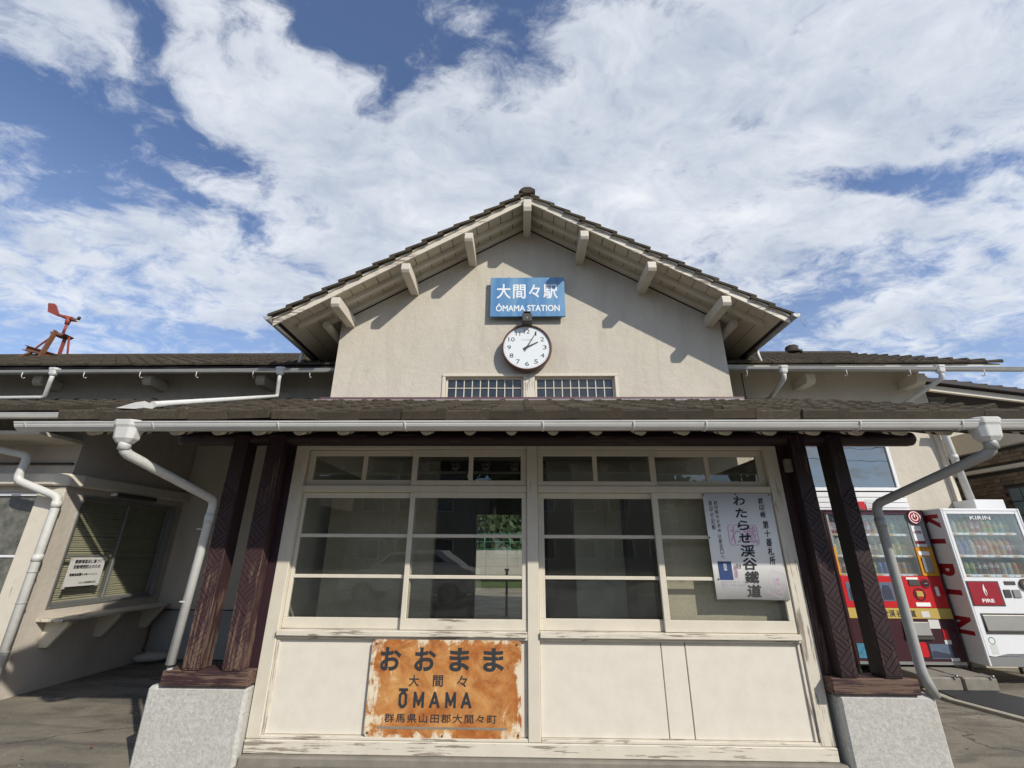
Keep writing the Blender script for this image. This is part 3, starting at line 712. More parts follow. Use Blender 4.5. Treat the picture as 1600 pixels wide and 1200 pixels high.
m = MB(); m.prism([(-3.25, 2.502), (-3.11, 2.548), (-3.03, 2.560), (-3.02, 2.505), (-3.09, 2.495)], 'y', 3.33, 3.42); m.build('pipe_spout', 'pvc', ST)
pipe([(4.01, 6.38, 3.99), (4.01, 6.38, 3.93), (3.93, 7.03, 3.62)], .034, 'pvc')
pipe([(6.37, 6.38, 3.99), (6.37, 6.38, 3.93), (6.05, 7.04, 3.60)], .034, 'pvc')
hk = MB().tube([(0, 0, .0), (0, 0, -.06), (.0, .012, -.085), (0, .04, -.09), (0, .055, -.07)], .006, 6).mesh('gutter_hook', 'pvc')
for x in [-7.9, -6.9, -6.0, -5.1, -4.2, -3.3, 3.45, 4.95, 5.9, 7.0, -8.8]:
    o = link(bpy.data.objects.new('gutter_hook', hk), ST); o.location = (x, 6.36, 4.05) if False else (x - .1, 6.36 - 7, 4.055); o.matrix_parent_inverse = Matrix()

# --- porch gutter, hoppers and downpipes
half_gutter((-3.63, 3.05, 2.290), (3.90, 3.05, 2.304), .053, 'gutter', 'pvc')
cl = []
for x in (-3.55, -2.62, -1.72, -.82, .15, .78, 1.28, 2.33, 3.02):
    a = MB(); n = 12
    for yy in (x - .006, x + .006):
        for k in range(n + 1): t = math.pi * k / n; a.v.append((yy, 3.05 + math.cos(t) * .0575, 2.297 - math.sin(t) * .058))
    for k in range(n): a.f.append((k, k + 1, k + n + 2, k + n + 1)); a.sm.append(True)
    a.v += [(v[0], v[1] * 1 + (3.05 - v[1]) * .06, v[2] + (2.30 - v[2]) * .06) for v in a.v]; nn = 2 * (n + 1)
    for k in range(n): a.f.append((nn + k, nn + k + 1, nn + k + n + 2, nn + k + n + 1)); a.sm.append(True); a.f.append((k, k + 1, nn + k + 1, nn + k)); a.sm.append(False); a.f.append((n + 1 + k, n + 2 + k, nn + n + 2 + k, nn + n + 1 + k)); a.sm.append(False)
    a.build('gutter_clip', 'pvc', ST)
hopper(-2.825, 3.05, 2.25, .93); hopper(3.205, 3.05, 2.265, .93)
pipe([(-2.82, 3.05, 2.16), (-2.82, 3.05, 2.09), (-2.64, 3.87, 1.84), (-2.69, 3.88, .62)], .034, collars=((0, .3), (2, .12)))
pipe([(3.205, 3.05, 2.17), (3.205, 3.05, 2.10), (2.945, 3.87, 1.825), (2.945, 3.87, .62), (3.02, 3.90, .47)], .034, 'pvc_grey', collars=((0, .3), (2, .12)))
MB().tube([(-2.70, 3.90, .60), (-2.715, 3.91, .48)], .022, 8).build('pipe_stub', 'pvc_grey', ST)
for z in (1.05, 1.6): MB().tube([(-2.69 + .0, 3.88, z), (-2.69, 3.88, z + .008)], .043, 14).build('pipe_strap', 'pvc', ST)

# --- pedestals, posts, beams
def pedestal(x0, x1):
    m = MB(); m.prism([(x0, 3.89), (x1, 3.89), (x1, 4.32), (x0, 4.32)], 'z', -.1, .475); m.build('pedestal', 'pedestal_stone', ST, .022)
pedestal(-2.835, -2.068); pedestal(2.315, 3.02)
m = MB(); m.box(-2.735, -2.06, 3.87, 4.05, .477, .582); m.build('base_beam', 'rough_x', ST, .008)
m = MB(); m.box(2.275, 2.91, 3.87, 4.05, .477, .582); m.build('base_beam', 'rough_x', ST, .008)
def clip(poly, a, b, c):
    r = []
    for i in range(len(poly)):
        p, q = poly[i], poly[(i + 1) % len(poly)]; dp = a * p[0] + b * p[1] - c; dq = a * q[0] + b * q[1] - c
        if dp <= 0: r.append(p)
        if dp * dq < 0: t = dp / (dp - dq); r.append((p[0] + (q[0] - p[0]) * t, p[1] + (q[1] - p[1]) * t))
    return r
def herring(x0, x1, z0, z1, y, parent, mt, flip=False):
    """carved herringbone: proud lozenges 5 mm high with open grooves between them"""
    m = MB(); w = x1 - x0; k = 1.0; H = w * k; zt = z1; s = 1 if not flip else -1; step = .047; gap = .0065
    side = s
    while zt > z0:
        # triangle with its base on one edge: boundary above runs down to apex on the other edge
        for q in range(30):
            # lines parallel to the upper boundary (slope -k away from the base edge)
            off0 = q * step; off1 = off0 + step - gap * random.uniform(.5, 1.4)
            rect = [(0, max(z0, zt - 2 * H)), (w, max(z0, zt - 2 * H)), (w, zt), (0, zt)]
            # t = z measured down from upper boundary line
            pl = clip(rect, k, 1, zt - off0); pl = clip(pl, -k, -1, -(zt - off1)) if pl else pl
            pl = clip(pl, k, -1, -(zt - 2 * H) - gap) if pl else pl   # above the lower boundary
            if not pl or len(pl) < 3: continue
            ar = abs(sum(pl[i][0] * pl[(i + 1) % len(pl)][1] - pl[(i + 1) % len(pl)][0] * pl[i][1] for i in range(len(pl)))) / 2
            if ar < 1e-5: continue
            pp = [((x0 + p[0]) if side > 0 else (x1 - p[0]), p[1]) for p in pl]
            m.prism(pp, 'y', y - .006 - random.uniform(0, .002), y + .0)
        zt -= H; side = -side
    return m.build('carved_face', mt, parent)
for (x0, x1, side, mt) in ((-2.585, -2.455, -1, 'rough_z'), (-2.278, -2.13, -1, 'rough_z'), (2.352, 2.478, 1, 'brown_z'), (2.672, 2.80, 1, 'brown_z')):
    p = part('porch_post', mt, x0, x1, 3.865, 4.02, .584, 2.42, bev=.004)
    herring(x0 + .004, x1 - .004, .60, 1.98, 3.866, p, mt, side > 0)
m = MB(); m.tube([(-3.14, 3.94, 2.398), (-3.12, 3.94, 2.398), (-3.08, 3.94, 2.398), (3.42, 3.94, 2.398), (3.46, 3.94, 2.398), (3.485, 3.94, 2.398)], [.035, .06, .066, .066, .06, .035], 14); m.build('eave_beam', 'brown_x', ST)
part('wall_panel', 'purple_panel', -2.128, -2.062, 3.975, 4.03, .584, 2.384)
part('wall_panel', 'rough_z', 2.282, 2.350, 3.975, 4.03, .584, 2.384)
part('head_beam', 'brown_x', -2.9, 3.1, 4.03, 4.17, 2.385, 2.62)

# ------------------------------------------------------------------ glazed porch front
FY = 3.97
part('foundation', 'concrete_block', -2.06, 2.305, 3.915, 4.2, -.12, .042, bev=.01)
part('bottom_rail', 'peel_x', -2.055, 2.27, FY - .012, 4.06, .044, .130, bev=.005)
part('ledge', 'peel_x', -1.948, .043, FY - .004, 4.05, .132, .152, bev=.003)
part('ledge', 'peel_x', .141, 2.163, FY - .004, 4.05, .132, .152, bev=.003)
part('door_jamb', 'cream_z', -2.058, -1.95, FY, 4.06, .132, 2.385, bev=.005)
part('door_jamb', 'peel_z', 2.165, 2.275, FY, 4.06, .132, 2.385, bev=.005)
part('centre_post', 'cream_z', .045, .139, FY - .006, 4.06, .132, 2.405, bev=.005)
for (a, b) in ((-1.948, .043), (.141, 2.163)):
    part('head_rail', 'cream_x', a, b, FY + .004, 4.06, 2.31, 2.378, bev=.004)
    part('transom_rail', 'cream_x', a, b, FY + .004, 4.06, 1.930, 1.985, bev=.004)
    part('window_sill', 'peel_x', a, b, FY - .028, 4.06, .808, .850, bev=.005)
    part('sill_moulding', 'peel_x', a, b, FY - .004, 4.05, .787, .806, bev=.003)
def sash(name, x0, x1, z0, z1, y0, st, rt, rb, bars=(), vbars=(), mt='cream', gl='glass', y1=None, bt=.028):
    y1 = y0 + .03
    m = MB(); m.box(x0, x1, y0, y1, z0, z0 + rb).box(x0, x1, y0, y1, z1 - rt, z1).box(x0, x0 + st, y0, y1, z0 + rb, z1 - rt).box(x1 - st, x1, y0, y1, z0 + rb, z1 - rt)
    o = m.build(name, mt + '_x', ST, .003)
    hz = [z0 + rb] + [v for b in bars for v in (b - bt / 2, b + bt / 2)] + [z1 - rt]
    vx = [x0 + st] + [v for b in vbars for v in (b - bt / 2, b + bt / 2)] + [x1 - st]
    for b in bars: box('glazing_bar', mt + '_x', x0 + st, x1 - st, y0 + .002, y1 - .004, b - bt / 2, b + bt / 2, o, .003)
    for b in vbars: box('glazing_bar', mt + '_z', b - bt / 2, b + bt / 2, y0 + .002, y1 - .004, z0 + rb, z1 - rt, o, .003)
    for i in range(0, len(hz), 2):
        for j in range(0, len(vx), 2):
            p = box('pane', gl, vx[j] + .001, vx[j + 1] - .001, y0 + .013, y0 + .017, hz[i] + .001, hz[i + 1] - .001, o)
    return o
zb = (1.241, 1.564)
sash('window_sash', -1.948, -.928, .852, 1.928, 4.018, .030, .048, .08, zb)
sash('window_sash', -.978, .043, .852, 1.928, 3.984, .042, .048, .08, zb)
sash('window_sash', .141, 1.19, .852, 1.928, 4.018, .052, .048, .085, zb)
sash('window_sash', 1.132, 2.163, .852, 1.928, 3.984, .050, .048, .085, zb)
sash('transom_window', -1.945, -.938, 1.987, 2.306, 4.018, .055, .05, .052, (), (-1.425,), bt=.04)
sash('transom_window', -.985, .043, 1.987, 2.306, 3.984, .05, .06, .045, (), (-.455,), bt=.04)
sash('transom_window', .141, 1.19, 1.987, 2.306, 3.984, .05, .055, .04, (), (.655,), bt=.04)
sash('transom_window', 1.142, 2.163, 1.987, 2.306, 4.018, .06, .055, .045, (), (1.66,), bt=.04)
# boarded panels below
for (a, b) in ((-1.948, .043), (.141, 1.085), (1.091, 1.272), (1.278, 2.163)):
    part('lower_panel', 'panel_cream', a, b, 4.0 + random.uniform(-.001, .002), 4.03, .154, .785, bev=.003)
for (a, b) in ((-1.948, -1.925), (2.14, 2.163)): part('panel_bead', 'peel_z', a, b, 3.985, 3.999, .154, .785)
part('small_lamp_box', 'concrete_block', 2.30, 2.36, 3.90, 3.96, 2.10, 2.22, bev=.012)

# ------------------------------------------------------------------ porch interior
part('porch_side_wall', 'interior_wall', -2.19, -2.064, 4.19, 6.2, 0, 2.31)
part('porch_side_wall', 'interior_wall', 2.30, 2.38, 4.19, 6.2, 0, 2.31)
part('interior_floor', 'interior_floor', -2.06, 2.295, 4.205, 6.2, -.02, .05); part('interior_floor', 'interior_floor', -2.74, 2.94, 6.205, 9.0, -.02, .048)
part('notice_board_back', 'interior_board', -1.93, -.86, 4.62, 4.66, .05, 1.99)
part('notice_board_back', 'interior_board', 1.17, 2.12, 4.11, 4.14, .05, 1.99)
part('notice_board_back', 'interior_wall', .52, 1.0, 4.62, 4.66, .05, 2.28)
part('interior_post', 'interior_dark', .985, 1.012, 4.56, 4.60, .05, 2.0)
part('inner_wall', 'interior_wall', -2.8, -1.15, 6.22, 6.32, 0, 3.4)
part('inner_wall', 'interior_wall', .35, 3.0, 6.22, 6.32, 0, 3.4)
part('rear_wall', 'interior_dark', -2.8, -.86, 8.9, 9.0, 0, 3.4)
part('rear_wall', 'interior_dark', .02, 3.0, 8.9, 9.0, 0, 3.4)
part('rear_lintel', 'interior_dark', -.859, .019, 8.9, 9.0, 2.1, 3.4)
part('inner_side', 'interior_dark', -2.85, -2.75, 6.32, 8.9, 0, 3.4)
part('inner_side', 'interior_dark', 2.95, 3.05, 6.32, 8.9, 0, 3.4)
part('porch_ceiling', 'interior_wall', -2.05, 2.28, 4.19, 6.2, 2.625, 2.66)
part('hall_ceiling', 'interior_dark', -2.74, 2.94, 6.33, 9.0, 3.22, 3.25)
part('kiosk', 'interior_dark', -.95, -.70, 6.4, 6.8, .05, 2.0)
part('door_frame', 'alu', -.885, -.862, 8.86, 8.90, .05, 2.1); part('door_frame', 'alu', .02, .045, 8.86, 8.90, .05, 2.1)
part('clipboard', 'notice_paper', .28, .42, 6.2, 6.21, .9, 1.15)
part('timetable', 'notice_paper', -1.45, -1.25, 6.2, 6.21, 1.0, 1.3)
for i in range(5):  # unlit white battens added to stand for bright strips in the transoms
    x = -1.75 + i * .85
    L = thing('ceiling_batten', (x + .25, 4.9, 2.6), 'white batten added on the porch ceiling for bright strips in the transoms, %s from the left' % ['first', 'second', 'third', 'fourth', 'fifth'][i], 'lamp', 'white battens inside the porch')
    box('batten_body', 'white_metal', x, x + .55, 4.86, 4.98, 2.57, 2.622, L, .004)
    MB().tube([(x + .02, 4.90, 2.555), (x + .53, 4.90, 2.555)], .014, 8).build('tube', 'tube_white', L)
    MB().tube([(x + .02, 4.94, 2.555), (x + .53, 4.94, 2.555)], .014, 8).build('tube', 'tube_white', L)
# platform side, seen through the hall
PF = box('platform', 'ground_concrete', -6, 6, 9.0, 11.6, -.08, .05, kind='structure')
box('track_bed', 'ballast', -40, 40, 12, 17, -.5, -.45, kind='structure')
W = thing('retaining_wall', (0, 20, 0), 'low pale block retaining wall below the wooded bank behind the tracks', 'wall')
for i in range(10):
    for j in range(3): box('block', 'block_wall', -6 + i * .9, -5.11 + i * .9, 20 + random.uniform(0, .01), 20.3, .50 + j * .32, .815 + j * .32, W)
m = MB(); m.prism([(20.3, 1.3), (23, 1.7), (34, 7), (34, 0), (20.3, 0)], 'x', -22, 16); m.build('wooded_bank', 'bank_grass', kind='structure')
Fn = thing('mesh_fence', (0, 20.2, 1.25), 'green mesh fence standing on the retaining wall', 'fence')
for i in range(9): MB().tube([(-6 + i * 1.1, 20.25, 1.4), (-6 + i * 1.1, 20.25, 2.15)], .025, 6).build('post', 'green_fence', Fn)
for z in (1.5, 1.8, 2.12): MB().tube([(-6, 20.25, z), (2.8, 20.25, z)], .012, 5).build('rail', 'green_fence', Fn)
def tree(x, y, z, h, r, lab, name='broadleaf_tree', nl=900, crown0=.35, s=.22, group=None):
    t = thing(name, (x, y, z), lab, 'tree', group)
    MB().tube([(x, y, z), (x + .1, y, z + h * .5), (x, y + .1, z + h * .9)], [h * .025, h * .018, .02], 7).build('trunk', 'bark', t)
    m = MB()
    cl = [(Vector((random.gauss(0, r * .42), random.gauss(0, r * .42), random.uniform(h * crown0, h))), random.uniform(.35, .6) * r) for _ in range(12)]
    for _ in range(nl):
        c, cr = random.choice(cl); d = Vector((random.gauss(0, 1), random.gauss(0, 1), random.gauss(0, 1))).normalized() * cr * random.uniform(.6, 1)
        p = Vector((x, y, z)) + c + d; q = Euler((random.uniform(0, 6), random.uniform(0, 6), 0)).to_matrix(); k = len(m.v); ss = s * random.uniform(.6, 1.3)
        for a, b in ((-1, 0), (0, -.6), (1, 0), (0, .6)): m.v.append(tuple(p + q @ Vector((a * ss, b * ss, 0))))
        m.f.append((k, k + 1, k + 2, k + 3)); m.sm.append(False)
    m.build('crown', 'leaf', t)
tree(-2.6, 23, 1.2, 5, 2.2, 'bushy green tree on the bank seen through the hall doorway, left one')
tree(.4, 24, 1.2, 5.5, 2.3, 'bushy green tree on the bank seen through the hall doorway, right one')
tree(-5.5, 25, 1.2, 6, 2.5, 'dense green tree behind the fence, furthest left on the bank')
for i, (bx, by) in enumerate(((-4.2, 21.6), (-2.7, 21.8), (-1.4, 21.5), (-.2, 21.9), (1.2, 21.6))): tree(bx, by, 1.2, 2.6, 1.3, 'leafy shrub behind the green fence, %s from the left' % ['first', 'second', 'third', 'fourth', 'fifth'][i], 'shrub', 420, .0, .16, 'shrubs behind the fence')
Pp = thing('safety_post', (-.35, 11.3, .05), 'thin dark post standing at the platform edge', 'post')
MB().tube([(-.35, 11.3, .05), (-.35, 11.3, 1.0)], .03, 8).build('post', 'dark_metal', Pp); box('cap', 'alu', -.40, -.30, 11.26, 11.34, 1.0, 1.05, Pp)

# ------------------------------------------------------------------ left wing with the old ticket window
WX = -5.33
m = MB()
# side wall facing the porch, with the window opening
wy0, wy1, wz0_, wz1_ = 5.42, 6.98, .80, 2.06
m.box(WX - .16, WX, 5.2, wy0, -.1, 3.1).box(WX - .16, WX, wy1, 7.1, -.1, 3.6).box(WX - .16, WX, wy0, wy1, -.1, wz0_).box(WX - .16, WX, wy0, wy1, wz1_, 3.1)
m.prism([(5.2, 3.1), (7.1, 3.1), (7.1, roof_z(7.1) - .05), (5.2, roof_z(5.2) - .05)], 'x', WX - .16, WX)
m.build('wing_wall', 'wing_plaster', ST)
m = MB(); m.box(-13, WX - .16, 5.2, 5.36, -.1, .86).box(-13, WX - .16, 5.2, 5.36, 2.06, 3.1).box(-5.62, WX - .161, 5.2, 5.36, .86, 2.06); m.build('wing_front_wall', 'wing_plaster', ST)
m = MB(); m.box(WX - .30, WX + .012, 5.165, 5.199, -.05, 2.12); m.build('corner_board', 'cream_z', ST, .004)
# cornice band round the corner
m = MB(); m.prism([(-13, 5.10), (-5.42, 5.10), (-5.29, 5.15), (-5.24, 5.28), (-5.24, 7.099), (-5.329, 7.099), (-5.329, 5.199), (-13, 5.199)], 'z', 2.13, 2.27); m.build('cornice', 'cream_y', ST, .015)
m = MB(); m.prism([(-13, 5.02), (-5.36, 5.02), (-5.20, 5.08), (-5.14, 5.25), (-5.14, 5.199), (-13, 5.199)], 'z', 2.36, 2.385)
part('band', 'brown_x', -13, -5.35, 5.16, 5.199, 2.38, 2.40)
part('wing_soffit', 'side_plaster', -13, -5.30, 4.65, 5.199, 2.62, 2.66)
# ticket window
def yz_sash(y0, y1, z0, z1, x, name='window_sash'):
    m = MB(); f = .035
    m.box(x - .03, x, y0, y1, z0, z0 + f).box(x - .03, x, y0, y1, z1 - f, z1).box(x - .03, x, y0, y0 + f, z0 + f, z1 - f).box(x - .03, x, y1 - f, y1, z0 + f, z1 - f)
    zm = z0 + (z1 - z0) * .44; m.box(x - .028, x - .004, y0 + f, y1 - f, zm - .012, zm + .012)
    o = m.build(name, 'alu', ST, .003)
    for a, b in ((z0 + f, zm - .012), (zm + .012, z1 - f)): box('pane', 'glass', x - .018, x - .014, y0 + f + .001, y1 - f - .001, a + .001, b - .001, o)
    return o
ym = 6.17
yz_sash(wy0 + .03, ym + .02, .83, 2.03, WX - .03); yz_sash(ym - .02, wy1 - .03, .83, 2.03, WX - .065)
m = MB(); m.box(WX - .12, WX + .008, wy0, wy0 + .028, .802, 2.058).box(WX - .12, WX + .008, wy1 - .028, wy1, .802, 2.058).box(WX - .12, WX + .008, wy0 + .028, wy1 - .028, 2.032, 2.058).box(WX - .12, WX + .008, wy0 + .028, wy1 - .028, .802, .828)
m.build('window_frame', 'alu', ST, .002)
BL = box('blind_headrail', 'blind', WX - .13, WX - .105, wy0 + .04, wy1 - .04, 1.99, 2.025, ST)
sm_ = MB().prism([(-.006, .0115), (.006, -.0095), (.0072, -.009), (-.0048, .012)], 'y', 0, wy1 - wy0 - .08).mesh('slat', 'blind')
for k in range(46):
    o = bpy.data.objects.new('slat', sm_); COL.objects.link(o); o.parent = BL; o.location = (WX - .125, wy0 + .04, 1.975 - k * .0252 + random.uniform(-.002, .002)); o.rotation_euler = (R(random.uniform(-.25, .25)), 0, 0)
    o.parent = BL; o.matrix_parent_inverse = wmat(BL).inverted()
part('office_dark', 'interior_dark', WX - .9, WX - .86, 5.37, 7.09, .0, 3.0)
# ledge with three brackets
m = MB(); m.prism([(-5.335, 5.36), (-5.03, 5.36), (-5.03, 6.97), (-5.335, 7.05)], 'z', .685, .715); m.build('counter_ledge', 'peel_y', ST, .004)
for y in (5.50, 6.17, 6.86):
    m = MB(); m.prism([(WX + .001, .683), (-5.06, .683), (-5.06, .645), (WX + .10, .42), (WX + .001, .42)], 'y', y - .022, y + .022)
    m.build('ledge_bracket', 'cream_z', ST, .004)
lm = thing('wall_lamp', (-5.2, 6.1, 2.1), 'dark unlit strip lamp above the ticket window', 'lamp')
box('housing', 'dark_metal', -5.325, -5.23, 5.78, 6.45, 2.075, 2.125, lm, .01); box('end_cap', 'tube_white', -5.31, -5.235, 5.765, 5.779, 2.08, 2.12, lm)
nt = thing('smoking_notice', (WX + .01, 5.78, 1.2), 'white printed notice taped on the ticket window glass', 'notice')
XN = WX - .024
m = MB(); m.box(XN, XN + .003, 5.56, 6.03, 1.02, 1.34); pp = m.build('sheet', 'notice_paper', nt)
def side_text(t, y0, y1, z0, z1, m='ink', par=None, x=None, **kw): return textO(t, m, par or nt, (x or XN + .0035, y0, z0), (0, y1 - y0, 0), (0, 0, z1 - z0), **kw)
side_text('健康増進法に基づく', 5.62, 5.98, 1.275, 1.318, fat=.001); side_text('受動喫煙防止のため', 5.62, 5.98, 1.215, 1.258, fat=.001)
side_text('灰皿を広場へ', 5.60, 5.78, 1.135, 1.165, fat=.0025); side_text('移動いたしました。', 5.79, 5.97, 1.137, 1.162); side_text('わたらせ渓谷鐵道株式会社', 5.75, 5.98, 1.045, 1.07)
for (y, z) in ((5.575, 1.33), (5.57, 1.02), (6.0, 1.03)): box('tape', 'faint_ink', XN + .0032, XN + .0042, y - .02, y + .02, z - .02, z + .012, nt)
stn = MB(); stn.lathe([(.03, 0), (.15, .015), (.185, .05), (.16, .09), (.06, .115)], (0, 0, 0), 14)
for i, v in enumerate(stn.v): a = math.atan2(v[1], v[0]); k = 1 + .12 * math.sin(2.3 * a + 1) + .06 * math.sin(5 * a); stn.v[i] = (v[0] * k * 1.1, v[1] * k * .6, v[2] * (1 + .1 * math.sin(a * 3)))
so_ = stn.build('loose_stone', 'stone', None, 0, label='smooth pale stone lying in the corner below the ticket window', cat='stone'); so_.location = (-5.10, 6.93, -.005); so_.rotation_euler[2] = .35
MB().tube([(-5.31, 7.04, .42), (-5.30, 7.03, .25), (-5.315, 7.02, .12), (-5.28, 6.99, .10)], .009, 6).build('conduit', 'brown_rust', ST)
# wing front window with frosted glass
def xz_window(x0, x1, z0, z1, y, gl, mt, zbar=None, xbar=None, f=.04, name='wing_window'):
    m = MB(); m.box(x0, x1, y, y + .06, z0, z0 + f).box(x0, x1, y, y + .06, z1 - f, z1).box(x0, x0 + f, y, y + .06, z0 + f, z1 - f).box(x1 - f, x1, y, y + .06, z0 + f, z1 - f)
    o = m.build(name, mt, ST, .003)
    zz = [z0 + f, z1 - f] if zbar is None else [z0 + f, zbar - .012, zbar + .012, z1 - f]
    xx = [x0 + f, x1 - f] if xbar is None else [x0 + f, xbar - .02, xbar + .02, x1 - f]
    if zbar: box('glazing_bar', mt, x0 + f, x1 - f, y + .01, y + .045, zbar - .012, zbar + .012, o)
    if xbar: box('glazing_bar', mt, xbar - .02, xbar + .02, y + .005, y + .05, z0 + f, z1 - f, o)
    for i in range(0, len(zz), 2):
        for j in range(0, len(xx), 2): box('pane', gl, xx[j] + .001, xx[j + 1] - .001, y + .022, y + .027, zz[i] + .001, zz[i + 1] - .001, o)
    return o
xz_window(-8.5, -5.625, .862, 2.058, 5.215, 'frosted', 'alu_white', 1.36, -7.05)
part('curtain', 'interior_wall', -8.4, -5.66, 5.5, 5.52, .8, 2.1)
# wing gutter and its crooked downpipe
half_gutter((-13, 4.50, 2.80), (-3.95, 4.50, 2.80), .05, 'gutter', 'pvc')
pipe([(-7.4, 4.8, 2.78), (-7.1, 4.9, 2.72), (-5.72, 5.0, 2.45), (-5.75, 5.0, 2.17), (-5.27, 5.08, 1.99), (-5.27, 5.08, -.02)], .042, collars=((4, .04), (4, .32)))
for z in (1.2, .9, .45): MB().tube([(-5.27, 5.08, z), (-5.27, 5.08, z + .008)], .048, 14).build('pipe_strap', 'pvc_grey', ST)
pl = [(-5.13, 5.2, 2.20), (-5.2, 5.19, 2.28)]

# ------------------------------------------------------------------ right side wall window, siding, pipes, annex
xz_window(4.45, 5.84, 2.34, 3.08, 7.085, 'mirror_glass', 'alu_white', None, 4.95, .05, 'side_window')
part('window_backing', 'interior_dark', 4.4, 5.9, 7.33, 7.36, 2.2, 3.2)
for k in range(5): part('siding_board', 'alu_white', 4.42, 5.86, 7.05, 7.095, 2.24 - k * .078, 2.312 - k * .078, bev=.006)
part('cable_board', 'cream_z', 6.60, 6.66, 7.04, 7.098, 2.16, 3.3)
pipe([(6.55, 6.9, 3.30), (6.68, 6.98, 3.22), (6.78, 7.02, 2.15)], .05, 'pvc', collars=((1, .35),))
part('meter_box', 'white_metal', 6.55, 6.98, 6.75, 7.09, 1.95, 2.18, bev=.008)

# ------------------------------------------------------------------ brown tiled annex on the right
AN = thing('tiled_annex', (8.5, 8, 0), 'brown tiled annex with cream gable and louvre vent at the right edge', 'building')
AX = 7.55
m = MB(); m.box(AX, AX + .2, 6.25, 10, 0, 3.0); m.build('side_wall', 'interior_dark', AN)
tm_ = MB().box(-.02, 0, 0, .108, 0, .052).mesh('tile', 'tile_wall'); rest = MB()
n = 0
for j in range(52):
    for i in range(33):
        y = 6.26 + i * .113 + (0.056 if j % 2 else 0); z = .4 + j * .0567
        if z > 2.61 and z < 2.73: continue
        if z > 2.95: continue
        if 6.27 < y + .05 < 7.2 and 1.36 < z + .02 < 2.42: continue
        jx = random.uniform(-.004, .004)
        if z > 2.0 and y > 6.4 and y < 8.2 and n < 300:
            o = bpy.data.objects.new('tile', tm_); o.location = (AX + jx, y, z); link(o, AN); n += 1
        else:
            rest.box(AX - .02 + jx, AX + jx, y, y + .108, z, z + .052)
rest.build('wall_tiling', 'tile_wall', AN, kind='stuff')
box('beam', 'side_plaster', AX - .09, AX - .001, 6.3, 9.6, 2.665, 2.725, AN, .005)
gb = box('glass_block_window', 'dark_metal', AX - .03, AX - .001, 6.28, 7.17, 1.38, 2.40, AN)
bm_ = MB().box(-.02, 0, 0, .155, 0, .183).mesh('glass_block', 'glass_block')
for i in range(5):
    for j in range(5):
        o = bpy.data.objects.new('glass_block', bm_); o.location = (AX - .031, 6.30 + i * .17, 1.40 + j * .198); link(o, gb, .006)
box('eave_band', 'side_plaster', AX - .12, AX + .2, 6.25, 8.545, 3.002, 3.33, AN)
m = MB(); m.prism([(6.74, 3.0), (12, 3.0), (12, 3.7), (7.6, 4.36), (6.74, 4.46)], 'y', 8.55, 8.7); m.build('gable_wall', 'side_plaster', AN)
m = MB(); m.prism([(6.6, 4.50), (12.5, 3.68), (12.5, 3.80), (6.6, 4.62)], 'y', 8.1, 8.16); m.build('bargeboard', 'cream_x', AN, .004)
m = MB(); m.prism([(6.6, 4.64), (12.5, 3.82), (12.5, 3.9), (6.6, 4.72)], 'y', 8.0, 14); r_ = m.build('roof', 'soffit_dark', AN)
ta = math.atan(-.139)
tile_field(r_, (12.3, 8.05, 3.93), (0, 1, 0), (-math.cos(ta), 0, -math.sin(ta)), 18, 21, .30, .27, lambda i, j: i == 0)
v_ = MB(); v_.prism([(8.02, 4.36), (8.46, 4.33), (8.15, 4.0)], 'y', 8.5, 8.52); vv = v_.build('louvre_vent', 'dark_metal', AN)
for k in range(9):
    z = 4.03 + k * .035; t = (z - 4.0) / .35; box('louvre', 'pvc_grey', 8.15 - .12 * t + .01, 8.15 + .30 * t - .01, 8.48, 8.499, z, z + .02, vv)

# ------------------------------------------------------------------ signs and clock on the gable
sg_ = thing('station_sign', (.1, 6.12, 5.2), 'faded blue enamel sign with white station name under the gable peak', 'sign')
box('panel', 'blue_sign', -.49, .69, 6.10, 6.13, 4.86, 5.575, sg_, .006)
m = MB(); m.box(-.47, .67, 6.131, 6.197, 5.45, 5.49).box(-.47, .67, 6.131, 6.197, 4.92, 4.96); m.build('batten', 'dark_metal', sg_)
text('大間々駅', 'lettering_white', sg_, -.385, .575, 5.185, 5.45, 6.099, fat=.004, spacing=1.12)
text('ÔMAMA STATION', 'lettering_white', sg_, -.395, .60, 4.955, 5.09, 6.099, fat=.003)
for x in (-.2, .42): MB().tube([(x - .012, 6.115, 5.575), (x - .012, 6.115, 5.595), (x + .012, 6.115, 5.595), (x + .012, 6.115, 5.575)], .003, 5).build('hanger', 'dark_metal', sg_)
lb = thing('sign_lamp', (.09, 6.1, 4.75), 'small dark lamp box between the blue sign and the clock', 'lamp')
m = MB(); m.prism([(5.93, 4.69), (6.199, 4.66), (6.199, 4.84), (6.0, 4.865), (5.93, 4.82)], 'x', .015, .165); m.build('housing', 'dark_metal', lb, .008)
box('visor', 'dark_metal', .035, .145, 5.97, 6.1, 4.868, 4.885, lb, .004); MB().tube([(.09, 5.925, 4.745), (.09, 5.932, 4.745)], .014, 10).build('screw', 'alu', lb)
ck = thing('station_clock', (.085, 6.15, 4.32), 'round white clock in a brown rim showing five past two', 'clock')
cc = (.085, 6.05, 4.318)
def disc(r, y, depth, n=48):
    m = MB(); m.lathe([(r, 0), (r, depth)], (cc[0], y, cc[2]), n, 'y'); return m
m = MB(); m.lathe([(.352, .005), (.366, -.012), (.378, .0), (.378, .06), (.36, .135)], (cc[0], 6.06, cc[2]), 56, 'y')
